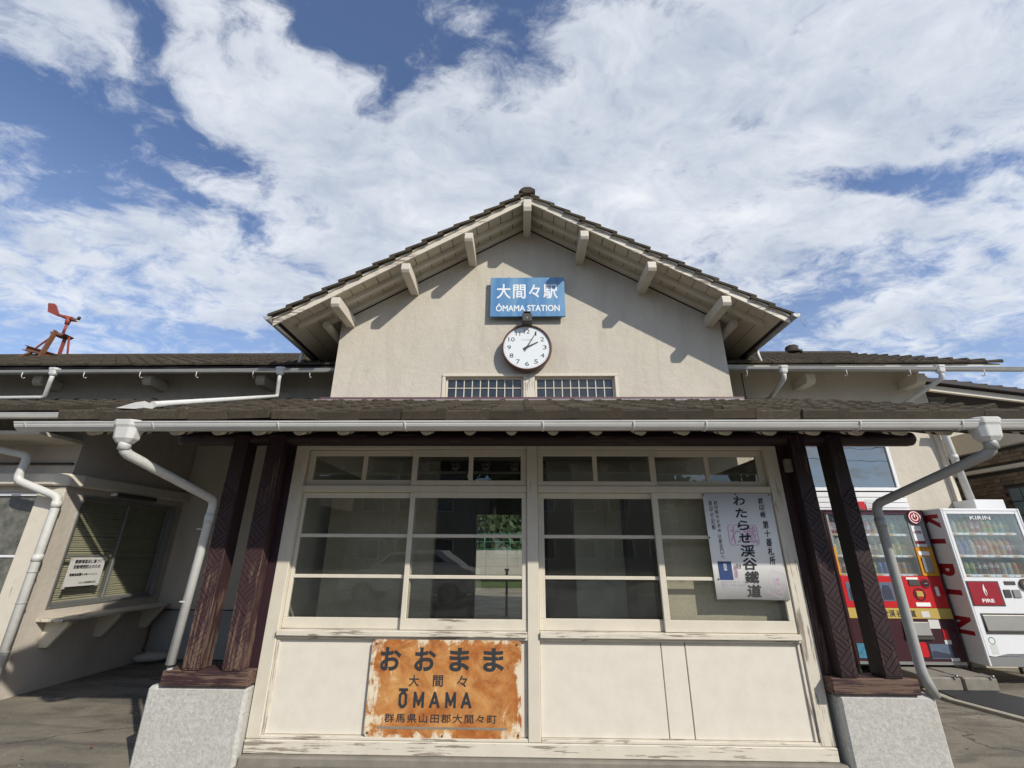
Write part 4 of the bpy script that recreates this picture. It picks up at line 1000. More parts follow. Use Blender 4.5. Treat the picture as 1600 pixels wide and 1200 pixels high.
# replace front cap: rim ring is built as an open ring
m = MB(); n = 64; prof = [(.350, .02), (.352, -.008), (.362, -.015), (.374, -.008), (.380, .01), (.378, .075), (.30, .137)]
for (r, h) in prof:
    for k in range(n): a = 2 * math.pi * k / n; m.v.append((cc[0] + r * math.cos(a), 6.06 + h, cc[2] + r * math.sin(a)))
for i in range(len(prof) - 1):
    for k in range(n): a = i * n + k; b = i * n + (k + 1) % n; m.f.append((a, b, b + n, a + n)); m.sm.append(True)
m.build('rim', 'clock_rim', ck)
disc(.351, 6.072, .03, 64).build('dial', 'clock_face', ck)
fy = 6.0715
for h in range(1, 13):
    a = math.radians(90 - h * 30); r = .268; x = cc[0] + r * math.cos(a); z = cc[2] + r * math.sin(a)
    wd = {1: .022, 11: .066, 10: .095, 12: .088}.get(h, .058); text(str(h), 'ink', ck, x - wd / 2, x + wd / 2, z - .034, z + .034, fy, name='numeral')
m = MB()
for k in range(60):
    a = math.radians(k * 6); x = cc[0] + .330 * math.cos(a); z = cc[2] + .330 * math.sin(a); s_ = .005 if k % 5 else .009
    m.box(x - s_ / 2, x + s_ / 2, fy - .001, fy + .0002, z - s_ / 2, z + s_ / 2)
m.build('minute_dots', 'ink', ck, kind='stuff')
text('CITIZEN', 'faint_ink', ck, cc[0] - .085, cc[0] + .085, cc[2] + .115, cc[2] + .14, fy)
def hand(ang, L, w0, w1, y, nm):
    a = math.radians(90 - ang); d = Vector((math.cos(a), math.sin(a))); nrm = Vector((-d.y, d.x)); c = Vector((cc[0], cc[2]))
    pts = [c - d * .06 + nrm * w0, c - d * .06 - nrm * w0, c + d * L - nrm * w1, c + d * L + nrm * w1]
    MB().prism([tuple(p) for p in pts], 'y', y, y + .003).build(nm, 'dark_metal', ck)
hand(62.5, .19, .015, .007, 6.063, 'hour_hand'); hand(30, .30, .011, .003, 6.056, 'minute_hand')
MB().tube([(cc[0], 6.052, cc[2]), (cc[0], 6.07, cc[2])], .017, 16).build('hub', 'dark_metal', ck)
n = 16
MB().tube([(cc[0] + .01, 6.16, 3.95), (cc[0] + .02, 6.17, 3.88), (cc[0] + .06, 6.17, 3.84), (cc[0] + .03, 6.17, 3.80)], .004, 5).build('cord', 'pvc_grey', ck)

# rusty name board below the window
rs = thing('rusty_name_board', (-.59, 3.985, .47), 'rust eaten enamel station name board screwed below the window', 'sign')
def rrect(x0, x1, z0, z1, r, n=6):
    p = []
    for cx, cz, a0 in ((x1 - r, z1 - r, 0), (x0 + r, z1 - r, 90), (x0 + r, z0 + r, 180), (x1 - r, z0 + r, 270)):
        for k in range(n + 1): a = math.radians(a0 + 90 * k / n); p.append((cx + r * math.cos(a), cz + r * math.sin(a)))
    return p
MB().prism(rrect(-1.178, -.004, .148, .790, .04), 'y', 3.968, 3.976).build('plate', 'rust_plate', rs, .002)
ty = 3.9675
for i, ch in enumerate('おおまま'): text(ch, 'worn_ink', rs, (-1.105, -.835, -.562, -.30)[i], (-.940, -.668, -.405, -.138)[i], .575, .735, ty, bold=.032, name='character')
for i, ch in enumerate('大間々'): text(ch, 'worn_ink', rs, -.865 + i * .185, -.79 + i * .185, .475, .548, ty, fat=.0015, name='character')
GL = {'M': [[(0, 0), (0, 1)], [(0, 1), (.5, .18)], [(.5, .18), (1, 1)], [(1, 1), (1, 0)]], 'A': [[(0, 0), (.5, 1)], [(.5, 1), (1, 0)], [(.22, .3), (.78, .3)]],
      'O': [[(0, .2), (0, .8)], [(0, .8), (.3, 1)], [(.3, 1), (.7, 1)], [(.7, 1), (1, .8)], [(1, .8), (1, .2)], [(1, .2), (.7, 0)], [(.7, 0), (.3, 0)], [(.3, 0), (0, .2)], [(-.1, 1.22), (1.1, 1.22)]]}
for i, ch in enumerate('OMAMA'):
    xa = (-.925, -.812, -.692, -.570, -.452)[i]; ww = (.046, .062, .062, .062, .062)[i]; m = MB(); sw = .019
    for k, (p, q) in enumerate(GL[ch]):
        a = Vector((xa + p[0] * ww, .345 + p[1] * .088)); b = Vector((xa + q[0] * ww, .345 + q[1] * .088)); d = (b - a).normalized(); nn = Vector((-d.y, d.x)) * sw / 2; e = d * sw * .35
        m.prism([tuple(a - e + nn), tuple(b + e + nn), tuple(b + e - nn), tuple(a - e - nn)], 'y', ty - .0012 - k * .00006, ty + .0002)
    m.build('character', 'worn_ink', rs)
text('群馬県山田郡大間々町', 'worn_ink', rs, -1.03, -.19, .245, .30, ty, spacing=1.25, fat=.0008)
box('stripe', 'concrete_block', -1.08, -.11, ty - .0006, ty + .0003, .205, .219, rs)
for (x, z) in ((-1.14, .76), (-.04, .76), (-1.15, .18), (-.03, .175), (-.59, .165)): MB().tube([(x, 3.962, z), (x, 3.968, z)], .007, 8).build('screw', 'dark_metal', rs)

# poster
ps = thing('calligraphy_poster', (1.86, 3.98, 1.5), 'white poster with brushed black calligraphy and pink seals pinned to the right sash', 'poster')
py_ = 3.955
def nx(x): return x
m = MB(); nxs = 14; x0, x1, z0, z1 = 1.567, 2.146, 1.092, 1.922
for k in range(nxs + 1):
    t = k / nxs; x = x0 + (x1 - x0) * t
    for yy in (0, .0015):
        for z in (z0, (z0 + z1) / 2, z1): m.v.append((x, 3.972 + yy - .0 * t, z + (.003 * math.sin(t * 5) if z == z0 else 0)))
for k in range(nxs):
    for j in range(2):
        a = k * 6 + j; m.f.append((a, a + 6, a + 7, a + 1)); a += 3; m.f.append((a, a + 1, a + 7, a + 6)); m.sm += [True, True]
    m.f.append((k * 6, k * 6 + 3, k * 6 + 9, k * 6 + 6)); m.f.append((k * 6 + 2, k * 6 + 8, k * 6 + 11, k * 6 + 5)); m.sm += [False] * 2
m.build('sheet', 'paper', ps)
py_ = 3.9712
def col(s, xc, wd, ztop, zbot, mt='ink', sh=.0, **kw):
    n = len(s); h = (ztop - zbot) / n
    for i, ch in enumerate(s):
        if ch == ' ': continue
        zc = ztop - (i + .5) * h; sm = .82 if ch in 'わたらせのめへはお' else 1
        if ch == '十': sm = .9
        text(ch, mt, ps, xc - wd / 2 * sm + sh * i, xc + wd / 2 * sm + sh * i, zc - h * .44 * sm, zc + h * .44 * sm, py_ - .0006, name='character', shear=.12, depth=.0008, **kw)
col('わたらせ渓谷鐵道', 1.872, .115, 1.912, 1.105, fat=.0028)
col('鉄印帳', 2.055, .044, 1.89, 1.72, fat=.0008); col('第十番札所', 2.062, .048, 1.70, 1.35, fat=.0012)
col('鉄印帳のお求め', 1.668, .03, 1.862, 1.60); col('鉄印の記帳', 1.624, .03, 1.866, 1.62); col('は駅窓口へ', 1.662, .03, 1.592, 1.39)
# pink seal
oc = [(0, .15), (.06, 0), (.94, 0), (1, .15), (1, .85), (.94, 1), (.06, 1), (0, .85)]
def ring(x0, x1, z0, z1, th, mt, nm, ang=0):
    m = MB(); P_ = [(x0 + (x1 - x0) * a, z0 + (z1 - z0) * b) for a, b in oc]; c = Vector(((x0 + x1) / 2, (z0 + z1) / 2))
    rot_ = Matrix.Rotation(ang, 2)
    outp = [c + rot_ @ (Vector(p) - c) for p in P_]; inp = [c + rot_ @ ((Vector(p) - c) * (1 - th)) for p in P_]
    for p in outp + inp: m.v.append((p.x, py_ - .0003, p.y))
    for i in range(8): m.f.append((i, (i + 1) % 8, (i + 1) % 8 + 8, i + 8)); m.sm.append(False)
    return m.build(nm, mt, ps)
ring(1.735, 1.985, 1.50, 1.665, .07, 'pink_ink', 'seal'); text('わ', 'pink_ink', ps, 1.755, 1.85, 1.515, 1.65, py_ + .0002, name='seal_character', depth=.0002, fat=.002); text('鐵', 'pink_ink', ps, 1.865, 1.97, 1.515, 1.65, py_ + .0002, name='seal_character', depth=.0002, fat=.002)
box('booklet_print', 'navy', 1.612, 1.722, py_ - .0006, py_ + .0003, 1.235, 1.375, ps)
text('鉄\n印\n帳', 'lettering_white', ps, 1.655, 1.683, 1.305, 1.36, py_ - .0006, line=.9); ring(1.672, 1.702, 1.25, 1.278, .3, 'lettering_white', 'emblem')
text('わたらせ', 'ink', ps, 1.76, 1.80, 1.32, 1.36, py_); text('渓谷鐵道', 'pink_ink', ps, 1.735, 1.765, 1.25, 1.35, py_, line=.9)
text('鉄印のデザインはイメージです。\n駅窓口により変更する場合が\nあります。', 'faint_ink', ps, 1.62, 1.835, 1.17, 1.228, py_, align='LEFT')
ring(2.0, 2.125, 1.12, 1.30, .03, 'pink_ink', 'faint_seal', -.35); ring(2.055, 2.095, 1.145, 1.185, .12, 'pink_ink', 'seal')
text('大間\n々駅', 'pink_ink', ps, 2.04, 2.09, 1.20, 1.255, py_); text('印', 'pink_ink', ps, 2.067, 2.083, 1.155, 1.175, py_)
m = MB().tube([(0, -.003, 0), (0, .002, 0)], .006, 8).mesh('pin', 'ink')
for (x, z) in ((1.575, 1.912), (1.85, 1.915), (2.135, 1.912), (1.573, 1.56), (1.60, 1.24)):
    o = bpy.data.objects.new('pin', m); o.location = (x, 3.970, z); link(o, ps)

# ------------------------------------------------------------------ vending machines
def bottle_mesh(mt, kind):
    if kind == 0: pr = [(.028, 0), (.031, .01), (.031, .12), (.012, .165), (.012, .185)]
    elif kind == 1: pr = [(.026, 0), (.030, .008), (.030, .105), (.025, .115)]
    else: pr = [(.027, 0), (.03, .01), (.029, .09), (.031, .1), (.013, .15), (.015, .165)]
    return MB().lathe(pr, (0, 0, 0), 10).mesh('drink_bottle', mt)
BM = {(i, k): bottle_mesh('drink_%d' % i, k) for i in range(10) for k in range(3)}
LM = MB().lathe([(.0315, .045), (.0315, .085)], (0, 0, 0), 10).mesh('label_band', 'paper')
CM = {k: MB().lathe([(.0135, h), (.0135, h + .018)], (0, 0, 0), 8).mesh('cap', 'white_metal') for k, h in ((0, .18), (2, .16))}
def shelf_row(V, x0, x1, y, z, n, seq, kinds, tab='white_metal'):
    s = box('shelf', 'alu_white', x0, x1, y - .03, y + .10, z - .03, z, V, .003)
    for i in range(n):
        x = x0 + (x1 - x0) * (i + .5) / n; k = kinds[i % len(kinds)]; c = seq[i % len(seq)]
        b = bpy.data.objects.new('drink_bottle', BM[(c, k)]); b.location = (x, y + .05, z + .001); b.scale = (1.2, 1.2, 1.2); link(b, s)
        bt = box('price_button', 'paper' if i % 3 else 'vm_yellow', x - .026, x + .026, y - .034, y - .0302, z - .027, z - .006, s)
    return s
# white machine
VW = thing('white_vending_machine', (5.97, 6.5, 0), 'tall white drinks vending machine with a red flame panel', 'vending machine')
x0, x1, yf, yb, z0, z1 = 5.50, 6.52, 6.16, 6.85, .20, 2.0
m = MB(); m.box(x0, x0 + .03, yf, yb, z0, z1).box(x1 - .03, x1, yf, yb, z0, z1).box(x0 + .03, x1 - .03, yf, yb, z1 - .035, z1).box(x0 + .03, x1 - .03, yb - .02, yb, z0, z1 - .035).box(x0 + .03, x1 - .03, yf + .05, yb - .02, z0, 1.14)
m.build('cabinet', 'white_metal', VW, .008)
m = MB(); m.prism([(x0 + .031, .31), (x0 + .10, .30), (x0 + .25, .33), (x1 - .1, .335), (x1 - .031, .335), (x1 - .031, 1.165), (x0 + .031, 1.165)], 'y', yf + .004, yf + .05); m.build('front_door', 'white_metal', VW, .004)
box('base_kick', 'alu', x0 + .031, x1 - .031, yf + .012, yf + .05, z0, .30, VW)
m = MB(); m.box(x0 + .031, x0 + .07, yf + .002, yf + .05, 1.166, z1 - .036).box(x1 - .07, x1 - .031, yf + .002, yf + .05, 1.166, z1 - .036).box(x0 + .07, x1 - .07, yf + .002, yf + .05, 1.93, z1 - .036); m.build('window_frame', 'white_metal', VW, .004)
box('display_window', 'showcase', x0 + .072, x1 - .072, yf + .012, yf + .016, 1.168, 1.928, VW)
box('display_back', 'vm_inside', x0 + .031, x1 - .031, yf + .28, yf + .30, 1.16, 1.96, VW)
shelf_row(VW, x0 + .09, x1 - .09, yf + .08, 1.70, 11, [5, 5, 6, 6, 0, 0, 6, 6, 9, 9, 9], [0, 0, 2])
shelf_row(VW, x0 + .09, x1 - .09, yf + .08, 1.43, 11, [5, 3, 3, 5, 0, 0, 2, 2, 7, 0, 4], [0, 2, 0])
shelf_row(VW, x0 + .09, x1 - .09, yf + .08, 1.20, 11, [6, 1, 1, 4, 4, 8, 8, 5, 5, 2, 2], [1])
text('KIRIN', 'paper', VW, 5.86, 6.12, 1.862, 1.905, yf + .0114)
box('flame_panel_surround', 'dark_metal', 5.535, 5.925, yf - .002, yf + .0035, .845, 1.125, VW)
box('flame_panel', 'vm_letter', 5.545, 5.905, yf - .006, yf - .0025, .855, 1.115, VW, .001)
fl = [(0, -1), (.38, -.55), (.42, -.1), (.12, .35), (.1, 1), (-.3, .5), (-.42, .0), (-.35, -.5)]
MB().prism([(5.725 + a * .045, 1.025 + b * .07) for a, b in fl], 'y', yf - .0085, yf - .0062).build('flame_emblem', 'flame_white', VW)
MB().prism([(5.728 + a * .018, 1.0 + b * .034) for a, b in fl], 'y', yf - .0095, yf - .0086).build('flame_core', 'vm_letter', VW)
text('FIRE', 'flame_white', VW, 5.655, 5.80, .885, .925, yf - .0062, bold=.03)
box('bill_slot', 'dark_metal', 6.0, 6.13, yf - .004, yf + .003, 1.085, 1.125, VW); MB().tube([(6.24, yf - .02, 1.09), (6.24, yf + .01, 1.09)], .065, 20).build('coin_ring', 'dark_metal', VW)
MB().tube([(6.24, yf - .026, 1.09), (6.24, yf - .02, 1.09)], .04, 20).build('coin_slot', 'vm_yellow', VW)
box('card_reader', 'dark_metal', 5.955, 6.035, yf - .006, yf + .003, .94, 1.03, VW, .002); box('return_lever', 'alu', 6.06, 6.15, yf - .01, yf + .003, .94, 1.03, VW, .003)
m = MB(); m.prism([(yf - .004, .565), (yf - .02, .58), (yf - .006, .745), (yf + .003, .75), (yf + .003, .565)], 'x', 5.60, 6.42); m.build('delivery_flap', 'vm_steel', VW, .003)
box('flap_shadow_gap', 'dark_metal', 5.585, 6.44, yf - .001, yf + .0035, .54, .765, VW)
m = MB()
for k in range(24): a = 2 * math.pi * k / 24; b = 2 * math.pi * (k + 1) / 24; q = len(m.v); m.v += [(5.62 + .04 * math.cos(a), yf + .0034, .47 + .04 * math.sin(a)), (5.62 + .04 * math.cos(b), yf + .0034, .47 + .04 * math.sin(b)), (5.62 + .031 * math.cos(b), yf + .0034, .47 + .031 * math.sin(b)), (5.62 + .031 * math.cos(a), yf + .0034, .47 + .031 * math.sin(a))]; m.f.append((q, q + 1, q + 2, q + 3)); m.sm.append(False)
m.build('round_mark', 'green_fence', VW); box('small_sticker', 'pvc', 5.58, 5.66, yf + .0025, yf + .0038, .33, .43, VW)
# the big red letters run down the left flank
for i, ch in enumerate('KIRIN'):
    zt = 1.93 - i * .305
    textO(ch, 'vm_letter', VW, (x0 - .0015, yf + .05, zt), (0, 0, -.235), (0, .36, 0) if False else (0, .38, 0)) if False else textO(ch, 'vm_letter', VW, (x0 - .0005, 6.56, zt), (0, 0, -.20 if ch != 'I' else -.06), (0, -.34, 0), bold=.04, name='side_letter')
# red machine
VR = thing('red_vending_machine', (4.75, 6.7, 0), 'red and maroon drinks vending machine behind the right porch posts', 'vending machine')
x0, x1, yf, yb, z0, z1 = 4.13, 5.485, 6.40, 6.98, .16, 2.0
m = MB(); m.box(x0, x0 + .03, yf, yb, z0, z1).box(x1 - .03, x1, yf, yb, z0, z1).box(x0 + .03, x1 - .03, yf, yb, z1 - .03, z1).box(x0 + .03, x1 - .03, yb - .02, yb, z0, z1 - .03).box(x0 + .03, x1 - .03, yf + .05, yb - .02, z0, 1.14)
m.build('cabinet', 'vm_maroon', VR, .008)
box('red_panel', 'vm_red', x0 + .031, x1 - .031, yf + .006, yf + .05, .79, 1.165, VR, .004)
box('gold_band', 'vm_gold', x0 + .031, x1 - .031, yf + .002, yf + .05, .668, .788, VR, .003)
box('lower_door', 'vm_maroon', x0 + .031, x1 - .031, yf + .008, yf + .05, .20, .666, VR, .004)
box('base_trim', 'alu', x0 + .031, x1 - .031, yf + .004, yf + .05, .165, .198, VR)
text('谷鐵道', 'ink', VR, 4.76, 5.0, .69, .765, yf + .0018, fat=.002); text('わたらせ渓', 'ink', VR, 4.36, 4.74, .69, .765, yf + .0018, fat=.002)
box('sticker', 'notice_paper', 5.07, 5.17, yf - .0005, yf + .0018, .685, .755, VR)
box('upper_header', 'vm_maroon', x0 + .031, x1 - .031, yf + .004, yf + .05, 1.935, 1.969, VR)
box('side_column', 'vm_yellow', 5.235, x1 - .031, yf + .004, yf + .05, 1.168, 1.52, VR, .003); box('side_column', 'vm_inside_grey', 5.235, x1 - .031, yf + .004, yf + .05, 1.522, 1.933, VR, .003)
box('side_strip', 'vm_yellow', x0 + .031, x0 + .06, yf + .004, yf + .05, 1.168, 1.52, VR, .003); box('side_strip', 'vm_inside_grey', x0 + .031, x0 + .06, yf + .004, yf + .05, 1.522, 1.933, VR, .003)
box('display_window', 'showcase', x0 + .062, 5.232, yf + .014, yf + .018, 1.168, 1.932, VR)
box('display_back', 'vm_inside_grey', x0 + .031, x1 - .031, yf + .28, yf + .30, 1.16, 1.96, VR)
shelf_row(VR, x0 + .08, 5.22, yf + .08, 1.69, 12, [0, 0, 0, 8, 8, 0, 0, 7, 7, 2, 9, 9], [0, 2, 0])
shelf_row(VR, x0 + .08, 5.22, yf + .08, 1.42, 13, [6, 6, 1, 1, 4, 5, 4, 4, 5, 6, 6, 1, 6], [1, 0])
shelf_row(VR, x0 + .08, 5.22, yf + .08, 1.19, 13, [0, 8, 1, 4, 4, 8, 1, 3, 3, 2, 2, 7, 7], [1])
m = MB().tube([(5.33, yf - .02, 1.90), (5.33, yf - .012, 1.90)], .085, 28).build('power_sticker', 'vm_letter', VR)
def flat_ring(cx, cz, r0, r1, y, mt, nm, par, a0=0, a1=360):
    m = MB()
    for k in range(28):
        a = math.radians(a0 + (a1 - a0) * k / 28); b = math.radians(a0 + (a1 - a0) * (k + 1) / 28); q = len(m.v)
        m.v += [(cx + r * math.cos(t), y, cz + r * math.sin(t)) for r, t in ((r1, a), (r1, b), (r0, b), (r0, a))]; m.f.append((q, q + 1, q + 2, q + 3)); m.sm.append(False)
    return m.build(nm, mt, par)
flat_ring(5.33, 1.90, .068, .078, yf - .0206, 'paper', 'sticker_ring', VR); flat_ring(5.33, 1.90, .034, .045, yf - .0206, 'paper', 'power_mark', VR, 120, 420); box('power_bar', 'paper', 5.324, 5.336, yf - .0212, yf - .0202, 1.90, 1.955, VR)
st_ = box('sticker', 'paper', 5.26, 5.385, yf - .001, yf + .0035, 1.60, 1.79, VR); textO('1点確認', 'vm_letter', VR, (5.27, yf - .0012, 1.69), (.105, 0, 0), (0, 0, .04), bold=.03)
box('sticker', 'vm_letter', 5.26, 5.385, yf - .001, yf + .0035, 1.565, 1.595, VR); box('sticker', 'notice_paper', 5.27, 5.40, yf - .001, yf + .0035, 1.525, 1.56, VR)
box('bill_unit', 'alu', 5.27, 5.39, yf - .008, yf + .0035, 1.21, 1.40, VR, .004); box('bill_unit_face', 'vm_inside_grey', 5.29, 5.37, yf - .010, yf - .0082, 1.27, 1.38, VR); box('sticker', 'paper', 5.255, 5.395, yf - .001, yf + .0035, 1.42, 1.47, VR)
for (xa, xb) in ((4.21, 4.45), (4.62, 4.80)):
    box('train_photo', 'photo_sky', xa, xb, yf + .003, yf + .0055, .87, 1.09, VR); m = MB(); m.prism([(xa + .03, .885), (xb - .02, .885), (xb - .03, 1.0), (xb - .05, 1.05), (xa + .06, 1.06), (xa + .03, 1.0)], 'y', yf + .001, yf + .0029); m.build('printed_train', 'photo_dark', VR)
box('bill_slot', 'dark_metal', 5.02, 5.16, yf - .004, yf + .0055, 1.05, 1.12, VR, .003); box('sticker', 'paper', 5.0, 5.15, yf + .0, yf + .0055, 1.125, 1.15, VR)
flat_ring(5.23, 1.08, .045, .06, yf - .001, 'vm_letter', 'coin_ring', VR); MB().tube([(5.23, yf - .006, 1.08), (5.23, yf + .005, 1.08)], .045, 20).build('coin_plate', 'vm_maroon', VR); box('coin_slot', 'alu', 5.21, 5.25, yf - .009, yf - .0062, 1.075, 1.085, VR)
flat_ring(5.12, .95, .06, .075, yf + .001, 'vm_maroon', 'return_ring', VR); box('coin_return', 'vm_gold', 5.075, 5.165, yf - .006, yf + .0055, .92, .985, VR, .006)
box('lock', 'alu_white', 5.33, 5.375, yf - .004, yf + .0055, .93, 1.04, VR, .012); box('sticker', 'paper', 5.04, 5.22, yf + .002, yf + .0055, .81, .855, VR)
m = MB(); m.prism([(yf - .004, .475), (yf - .02, .485), (yf - .004, .63), (yf + .007, .635), (yf + .007, .475)], 'x', 4.80, 5.12); m.build('delivery_flap', 'vm_steel', VR, .003)
box('flap_lip', 'dark_metal', 4.79, 5.13, yf - .022, yf + .007, .44, .473, VR, .003)
box('sticker', 'notice_paper', 5.13, 5.26, yf + .004, yf + .0075, .56, .66, VR); box('sticker', 'vm_red', 5.27, 5.33, yf + .002, yf + .0075, .44, .55, VR); box('sticker', 'notice_paper', 5.26, 5.34, yf + .002, yf + .0075, .39, .435, VR)
for (xa, xb) in ((4.17, 4.40), (5.06, 5.32)):
    box('scenery_photo', 'photo_sky' if xa > 5 else 'teal_print', xa, xb, yf + .004, yf + .0075, .23, .39, VR)
    if xa > 5: m = MB(); m.prism([(xa + .01, .24), (xb - .03, .24), (xb - .03, .28), (xa + .05, .315), (xa + .01, .31)], 'y', yf + .0025, yf + .0039); m.build('printed_train', 'photo_dark', VR)
MB().prism(rrect(4.94, 5.03, .245, .41, .03), 'y', yf + .0045, yf + .0075).build('red_badge', 'vm_red', VR); box('sticker', 'notice_paper', 5.28, 5.38, yf + .003, yf + .0075, .205, .24, VR)
# things above the red machine
nb_ = thing('black_red_poster', (5.1, 7.0, 2.1), 'small red and black poster on the wall above the red machine', 'poster')
box('sheet', 'vm_red', 4.92, 5.16, 6.99, 6.995, 1.86, 2.17, nb_); MB().tube([(5.04, 6.986, 2.0), (5.04, 6.99, 2.0)], .09, 20).build('round_print', 'dark_metal', nb_); box('line_print', 'paper', 4.95, 5.13, 6.987, 6.9895, 1.875, 1.895, nb_)
np_ = thing('white_notice', (5.28, 7.0, 2.1), 'white notice sheet beside the small red poster', 'notice')
box('sheet', 'notice_paper', 5.18, 5.38, 6.99, 6.995, 1.86, 2.2, np_)
for k in range(6): box('text_line', 'faint_ink' if k != 2 else 'vm_red', 5.20, 5.36 - .03 * (k % 3), 6.988, 6.9898, 2.14 - k * .04, 2.152 - k * .04, np_)
for i, x in enumerate((4.62, 5.02)):
    b = thing('concrete_block', (x, 6.0, 0), ['weathered concrete block under the vending machines, left one', 'weathered concrete block under the vending machines, right one'][i], 'block', 'concrete blocks under the machines')
    m = MB(); m.box(x - .05, x + .33, 5.95, 6.9, .0, .135); m.build('block', 'concrete_block', b, .015)
    m = MB(); m.bar((x + .2, 6.0, .17), (x + .28, 5.95, .145), .03, .006); m.tube([(x + .27, 5.93, .136), (x + .27, 5.93, .165)], .012, 6); m.build('anchor_bracket', 'alu', b)
for (x, V) in ((4.2, VR), (5.35, VR), (5.56, VW), (6.45, VW)):
    for y in (6.5, 6.8): MB().tube([(x, y, .0), (x, y, .21)], .02, 8).build('machine_foot', 'dark_metal', V)

# ------------------------------------------------------------------ red wind vane on the roof ridge
VN = thing('wind_vane', (-11.05, 9.3, 5.55), 'rust red wind vane on a steel tripod standing on the left roof ridge', 'wind vane')
Y = 9.3
def vx(u, v):  # helper kept in metres: offsets measured on the vane itself
    return (u, Y, v)
m = MB(); m.prism([(-11.64, 7.09), (-11.475, 7.075), (-11.405, 7.01), (-11.27, 6.80), (-10.95, 6.69), (-10.98, 6.64), (-11.30, 6.735), (-11.56, 6.846)], 'y', Y - .012, Y + .012); m.build('tail_fin', 'red_rust', VN)
MB().tube([(-11.3, Y, 6.765), (-11.1, Y, 6.71), (-10.90, Y, 6.655)], [.018, .045, .05], 10).build('vane_body', 'red_rust', VN)
MB().tube([(-10.97, Y, 6.66), (-10.965, Y, 6.50)], [.062, .045], 10).build('swivel', 'red_rust', VN)
MB().tube([(-10.885, Y, 6.635), (-10.775, Y, 6.61)], [.05, .042], 10).build('motor', 'brown_rust', VN); MB().tube([(-10.775, Y, 6.61), (-10.715, Y, 6.595)], .018, 8).build('shaft', 'pvc', VN)
MB().tube([(-10.735, Y - .02, 6.665), (-10.715, Y + .02, 6.665)], .045, 14).build('cup', 'ink', VN); m = MB(); m.prism([(-10.73, 6.60), (-10.70, 6.60), (-10.74, 6.48), (-10.77, 6.49)], 'y', Y - .005, Y + .005); m.build('propeller_blade', 'pvc', VN)
MB().tube([(-10.965, Y, 6.51), (-10.97, Y, 6.27)], .028, 10).build('mast', 'red_rust', VN)
m = MB(); m.prism([(-11.17, 6.25), (-10.78, 6.19), (-10.85, 6.14), (-11.12, 6.18)], 'y', Y - .12, Y + .12); m.build('mast_plate', 'brown_rust', VN)
MB().bar((-11.01, Y - .13, 6.26), (-11.06, Y - .2, 5.50), .05, .085, (0, 1, 0)).build('mast_channel', 'brown_rust', VN); MB().bar((-10.93, Y + .05, 6.16), (-10.965, Y + .1, 5.6), .03, .07, (0, 1, 0)).build('mast_channel', 'red_rust', VN)
MB().bar((-11.16, Y, 6.23), (-11.36, Y - .1, 5.83), .02, .035, (0, 1, 0)).build('strut', 'red_rust', VN); MB().bar((-10.85, Y, 6.18), (-10.78, Y, 6.155), .02, .03, (0, 1, 0)).build('strut', 'red_rust', VN); MB().bar((-10.785, Y, 6.16), (-10.61, Y, 5.52), .03, .03, (0, 1, 0)).build('strut', 'red_rust', VN)
MB().bar((-11.60, Y - .1, 5.885), (-10.75, Y - .1, 5.64), .10, .016).build('beam_flange', 'brown_rust', VN); MB().bar((-11.585, Y - .1, 5.83), (-10.75, Y - .1, 5.59), .02, .09).build('beam_web', 'brown_rust', VN); MB().bar((-11.62, Y - .1, 5.775), (-10.70, Y - .1, 5.54), .10, .016).build('beam_flange', 'brown_rust', VN)
MB().bar((-11.41, Y - .1, 5.72), (-11.52, Y - .3, 5.46), .04, .05, (0, 1, 0)).build('beam_foot', 'brown_rust', VN); MB().bar((-11.06, Y - .1, 5.62), (-11.13, Y - .3, 5.46), .04, .05, (0, 1, 0)).build('beam_foot', 'red_rust', VN)

# ------------------------------------------------------------------ across the street behind the camera (seen only in the panes)
def house(x0, x1, y, h, lab, rh=1.4, dp=7):
    H = thing('house', ((x0 + x1) / 2, y, 0), lab, 'house', None)
    box('wall', 'house_wall', x0, x1, y - dp, y, 0, h, H)
    xm = (x0 + x1) / 2; MB().prism([(x0 - .5, h + .01), (x1 + .5, h + .01), (xm + .6, h + rh), (xm - .6, h + rh)], 'y', y - dp - .4, y + .5).build('roof', 'house_roof', H)
    for k in range(int((x1 - x0) / 2.2)):
        for z in (1, 3.6):
            if z + 1.2 < h:
                xx = x0 + .7 + k * 2.2; w_ = box('window', 'alu_white', xx, xx + 1.3, y + .001, y + .05, z, z + 1.1, H); box('pane', 'dark_glass', xx + .06, xx + 1.24, y + .051, y + .06, z + .06, z + 1.04, w_)
house(-22, -12, -19, 5.4, 'two storey house across the road, leftmost in the row'); house(-10.5, -2, -20, 5.0, 'house across the road behind the parked car, second in the row'); house(0, 9, -19, 6.2, 'taller house across the road with wide front'); house(12, 22, -21, 4.6, 'low house across the road at the right end', 1.2)
for i, x in enumerate((-6.5, 4.2, 15)):
    p = thing('utility_pole', (x, -15, 0), ['concrete utility pole across the road, left one', 'concrete utility pole across the road, middle one', 'concrete utility pole across the road, right one'][i], 'pole', 'utility poles along the road')
    MB().tube([(x, -15, 0), (x, -15, 9.5)], [.17, .11], 12).build('pole', 'pole_concrete', p)
    for z in (8.2, 8.9): MB().bar((x - .9, -15, z), (x + .9, -15, z), .08, .08).build('crossarm', 'pvc_grey', p)
    MB().tube([(x + .3, -15, 6.8), (x + .3, -15, 7.5)], .2, 12).build('transformer', 'pvc_grey', p)
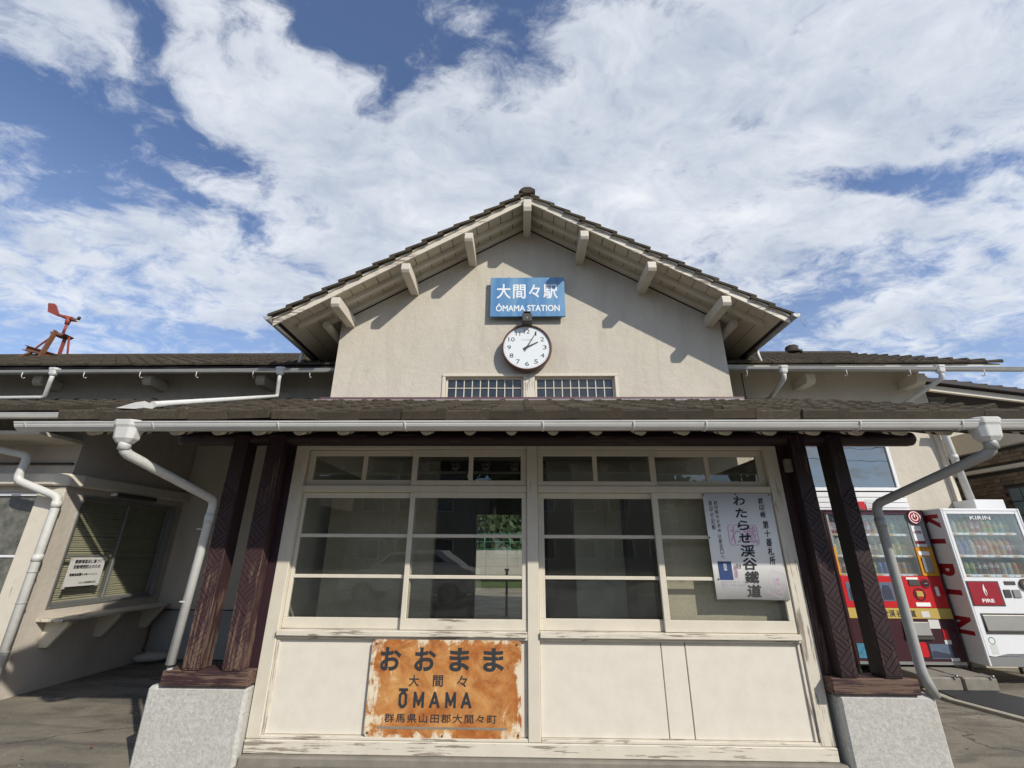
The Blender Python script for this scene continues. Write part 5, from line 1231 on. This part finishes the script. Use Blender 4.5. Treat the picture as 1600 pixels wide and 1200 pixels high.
for k, z in enumerate((8.28, 8.98, 7.3)):
    m = MB()
    for a, b in ((-30, -6.5), (-6.5, 4.2), (4.2, 15), (15, 38)):
        m.tube([(a + (b - a) * t / 8, -15 + .3 * k, z - .5 * (1 - ((t - 4) / 4) ** 2)) for t in range(9)], .018, 4, False)
    m.build('power_line', 'ink', None, label=['lower crossarm power line strung between the utility poles', 'topmost power line strung between the utility poles', 'lowest cable strung between the utility poles'][k], cat='cable')
# parked hatchback, reflected in the left panes
CR = thing('parked_car', (-3.2, -6.2, 0), 'pale grey hatchback parked in front of the station', 'car')
m = MB(); pr = [(-1.95, .35), (-1.9, .75), (-1.2, .92), (-.6, 1.40), (.9, 1.45), (1.55, 1.0), (1.9, .9), (1.95, .35)]
cx_, cy_ = -3.2, -6.2
nP = len(pr)
for (yy, s_) in ((-.82, .94), (-.80, 1.0), (.80, 1.0), (.82, .94)):
    for (a, z) in pr: tw = .82 if z > 1.1 else 1; m.v.append((cx_ + a * (1 if abs(yy) < .81 else .99), cy_ + yy * tw, z if abs(yy) < .81 else .35 + (z - .35) * .97))
for r in range(3):
    for k in range(nP): a = r * nP + k; b = r * nP + (k + 1) % nP; m.f.append((a, b, b + nP, a + nP)); m.sm.append(False)
m.f.append(tuple(range(nP))); m.f.append(tuple(3 * nP + k for k in range(nP))[::-1]); m.sm += [False] * 2
m.build('body', 'pvc', CR, .03)
for s_ in (-1, 1):
    m = MB(); yy = cy_ + s_ * .69; m.prism([(cx_ - 1.0, .98), (cx_ - .55, 1.33), (cx_ + .80, 1.36), (cx_ + 1.25, 1.0)], 'y', yy - .012 + s_ * .06, yy + .012 + s_ * .06); m.build('side_window', 'dark_glass', CR)
    for a in (-1.2, 1.2):
        w_ = MB().tube([(cx_ + a, cy_ + s_ * .66, .31), (cx_ + a, cy_ + s_ * .84, .31)], .31, 20).build('wheel', 'black_rubber', CR); MB().tube([(cx_ + a, cy_ + s_ * .845, .31), (cx_ + a, cy_ + s_ * .85, .31)], .19, 16).build('rim', 'alu', w_)
    box('headlight', 'tube_white', cx_ - 1.93, cx_ - 1.88, cy_ + s_ * .65 - .12, cy_ + s_ * .65 + .12, .62, .74, CR)
for i in range(9): tree(-26 + i * 6.5 + random.uniform(-1, 1), -32 + random.uniform(-2, 2), 0, random.uniform(7, 11), 3.2, ['conifer', 'cedar', 'broad tree'][i % 3] + ' behind the houses across the road, number %s from the left' % ['one', 'two', 'three', 'four', 'five', 'six', 'seven', 'eight', 'nine'][i], 'street_tree', 500, .15, .5, 'trees beyond the road')
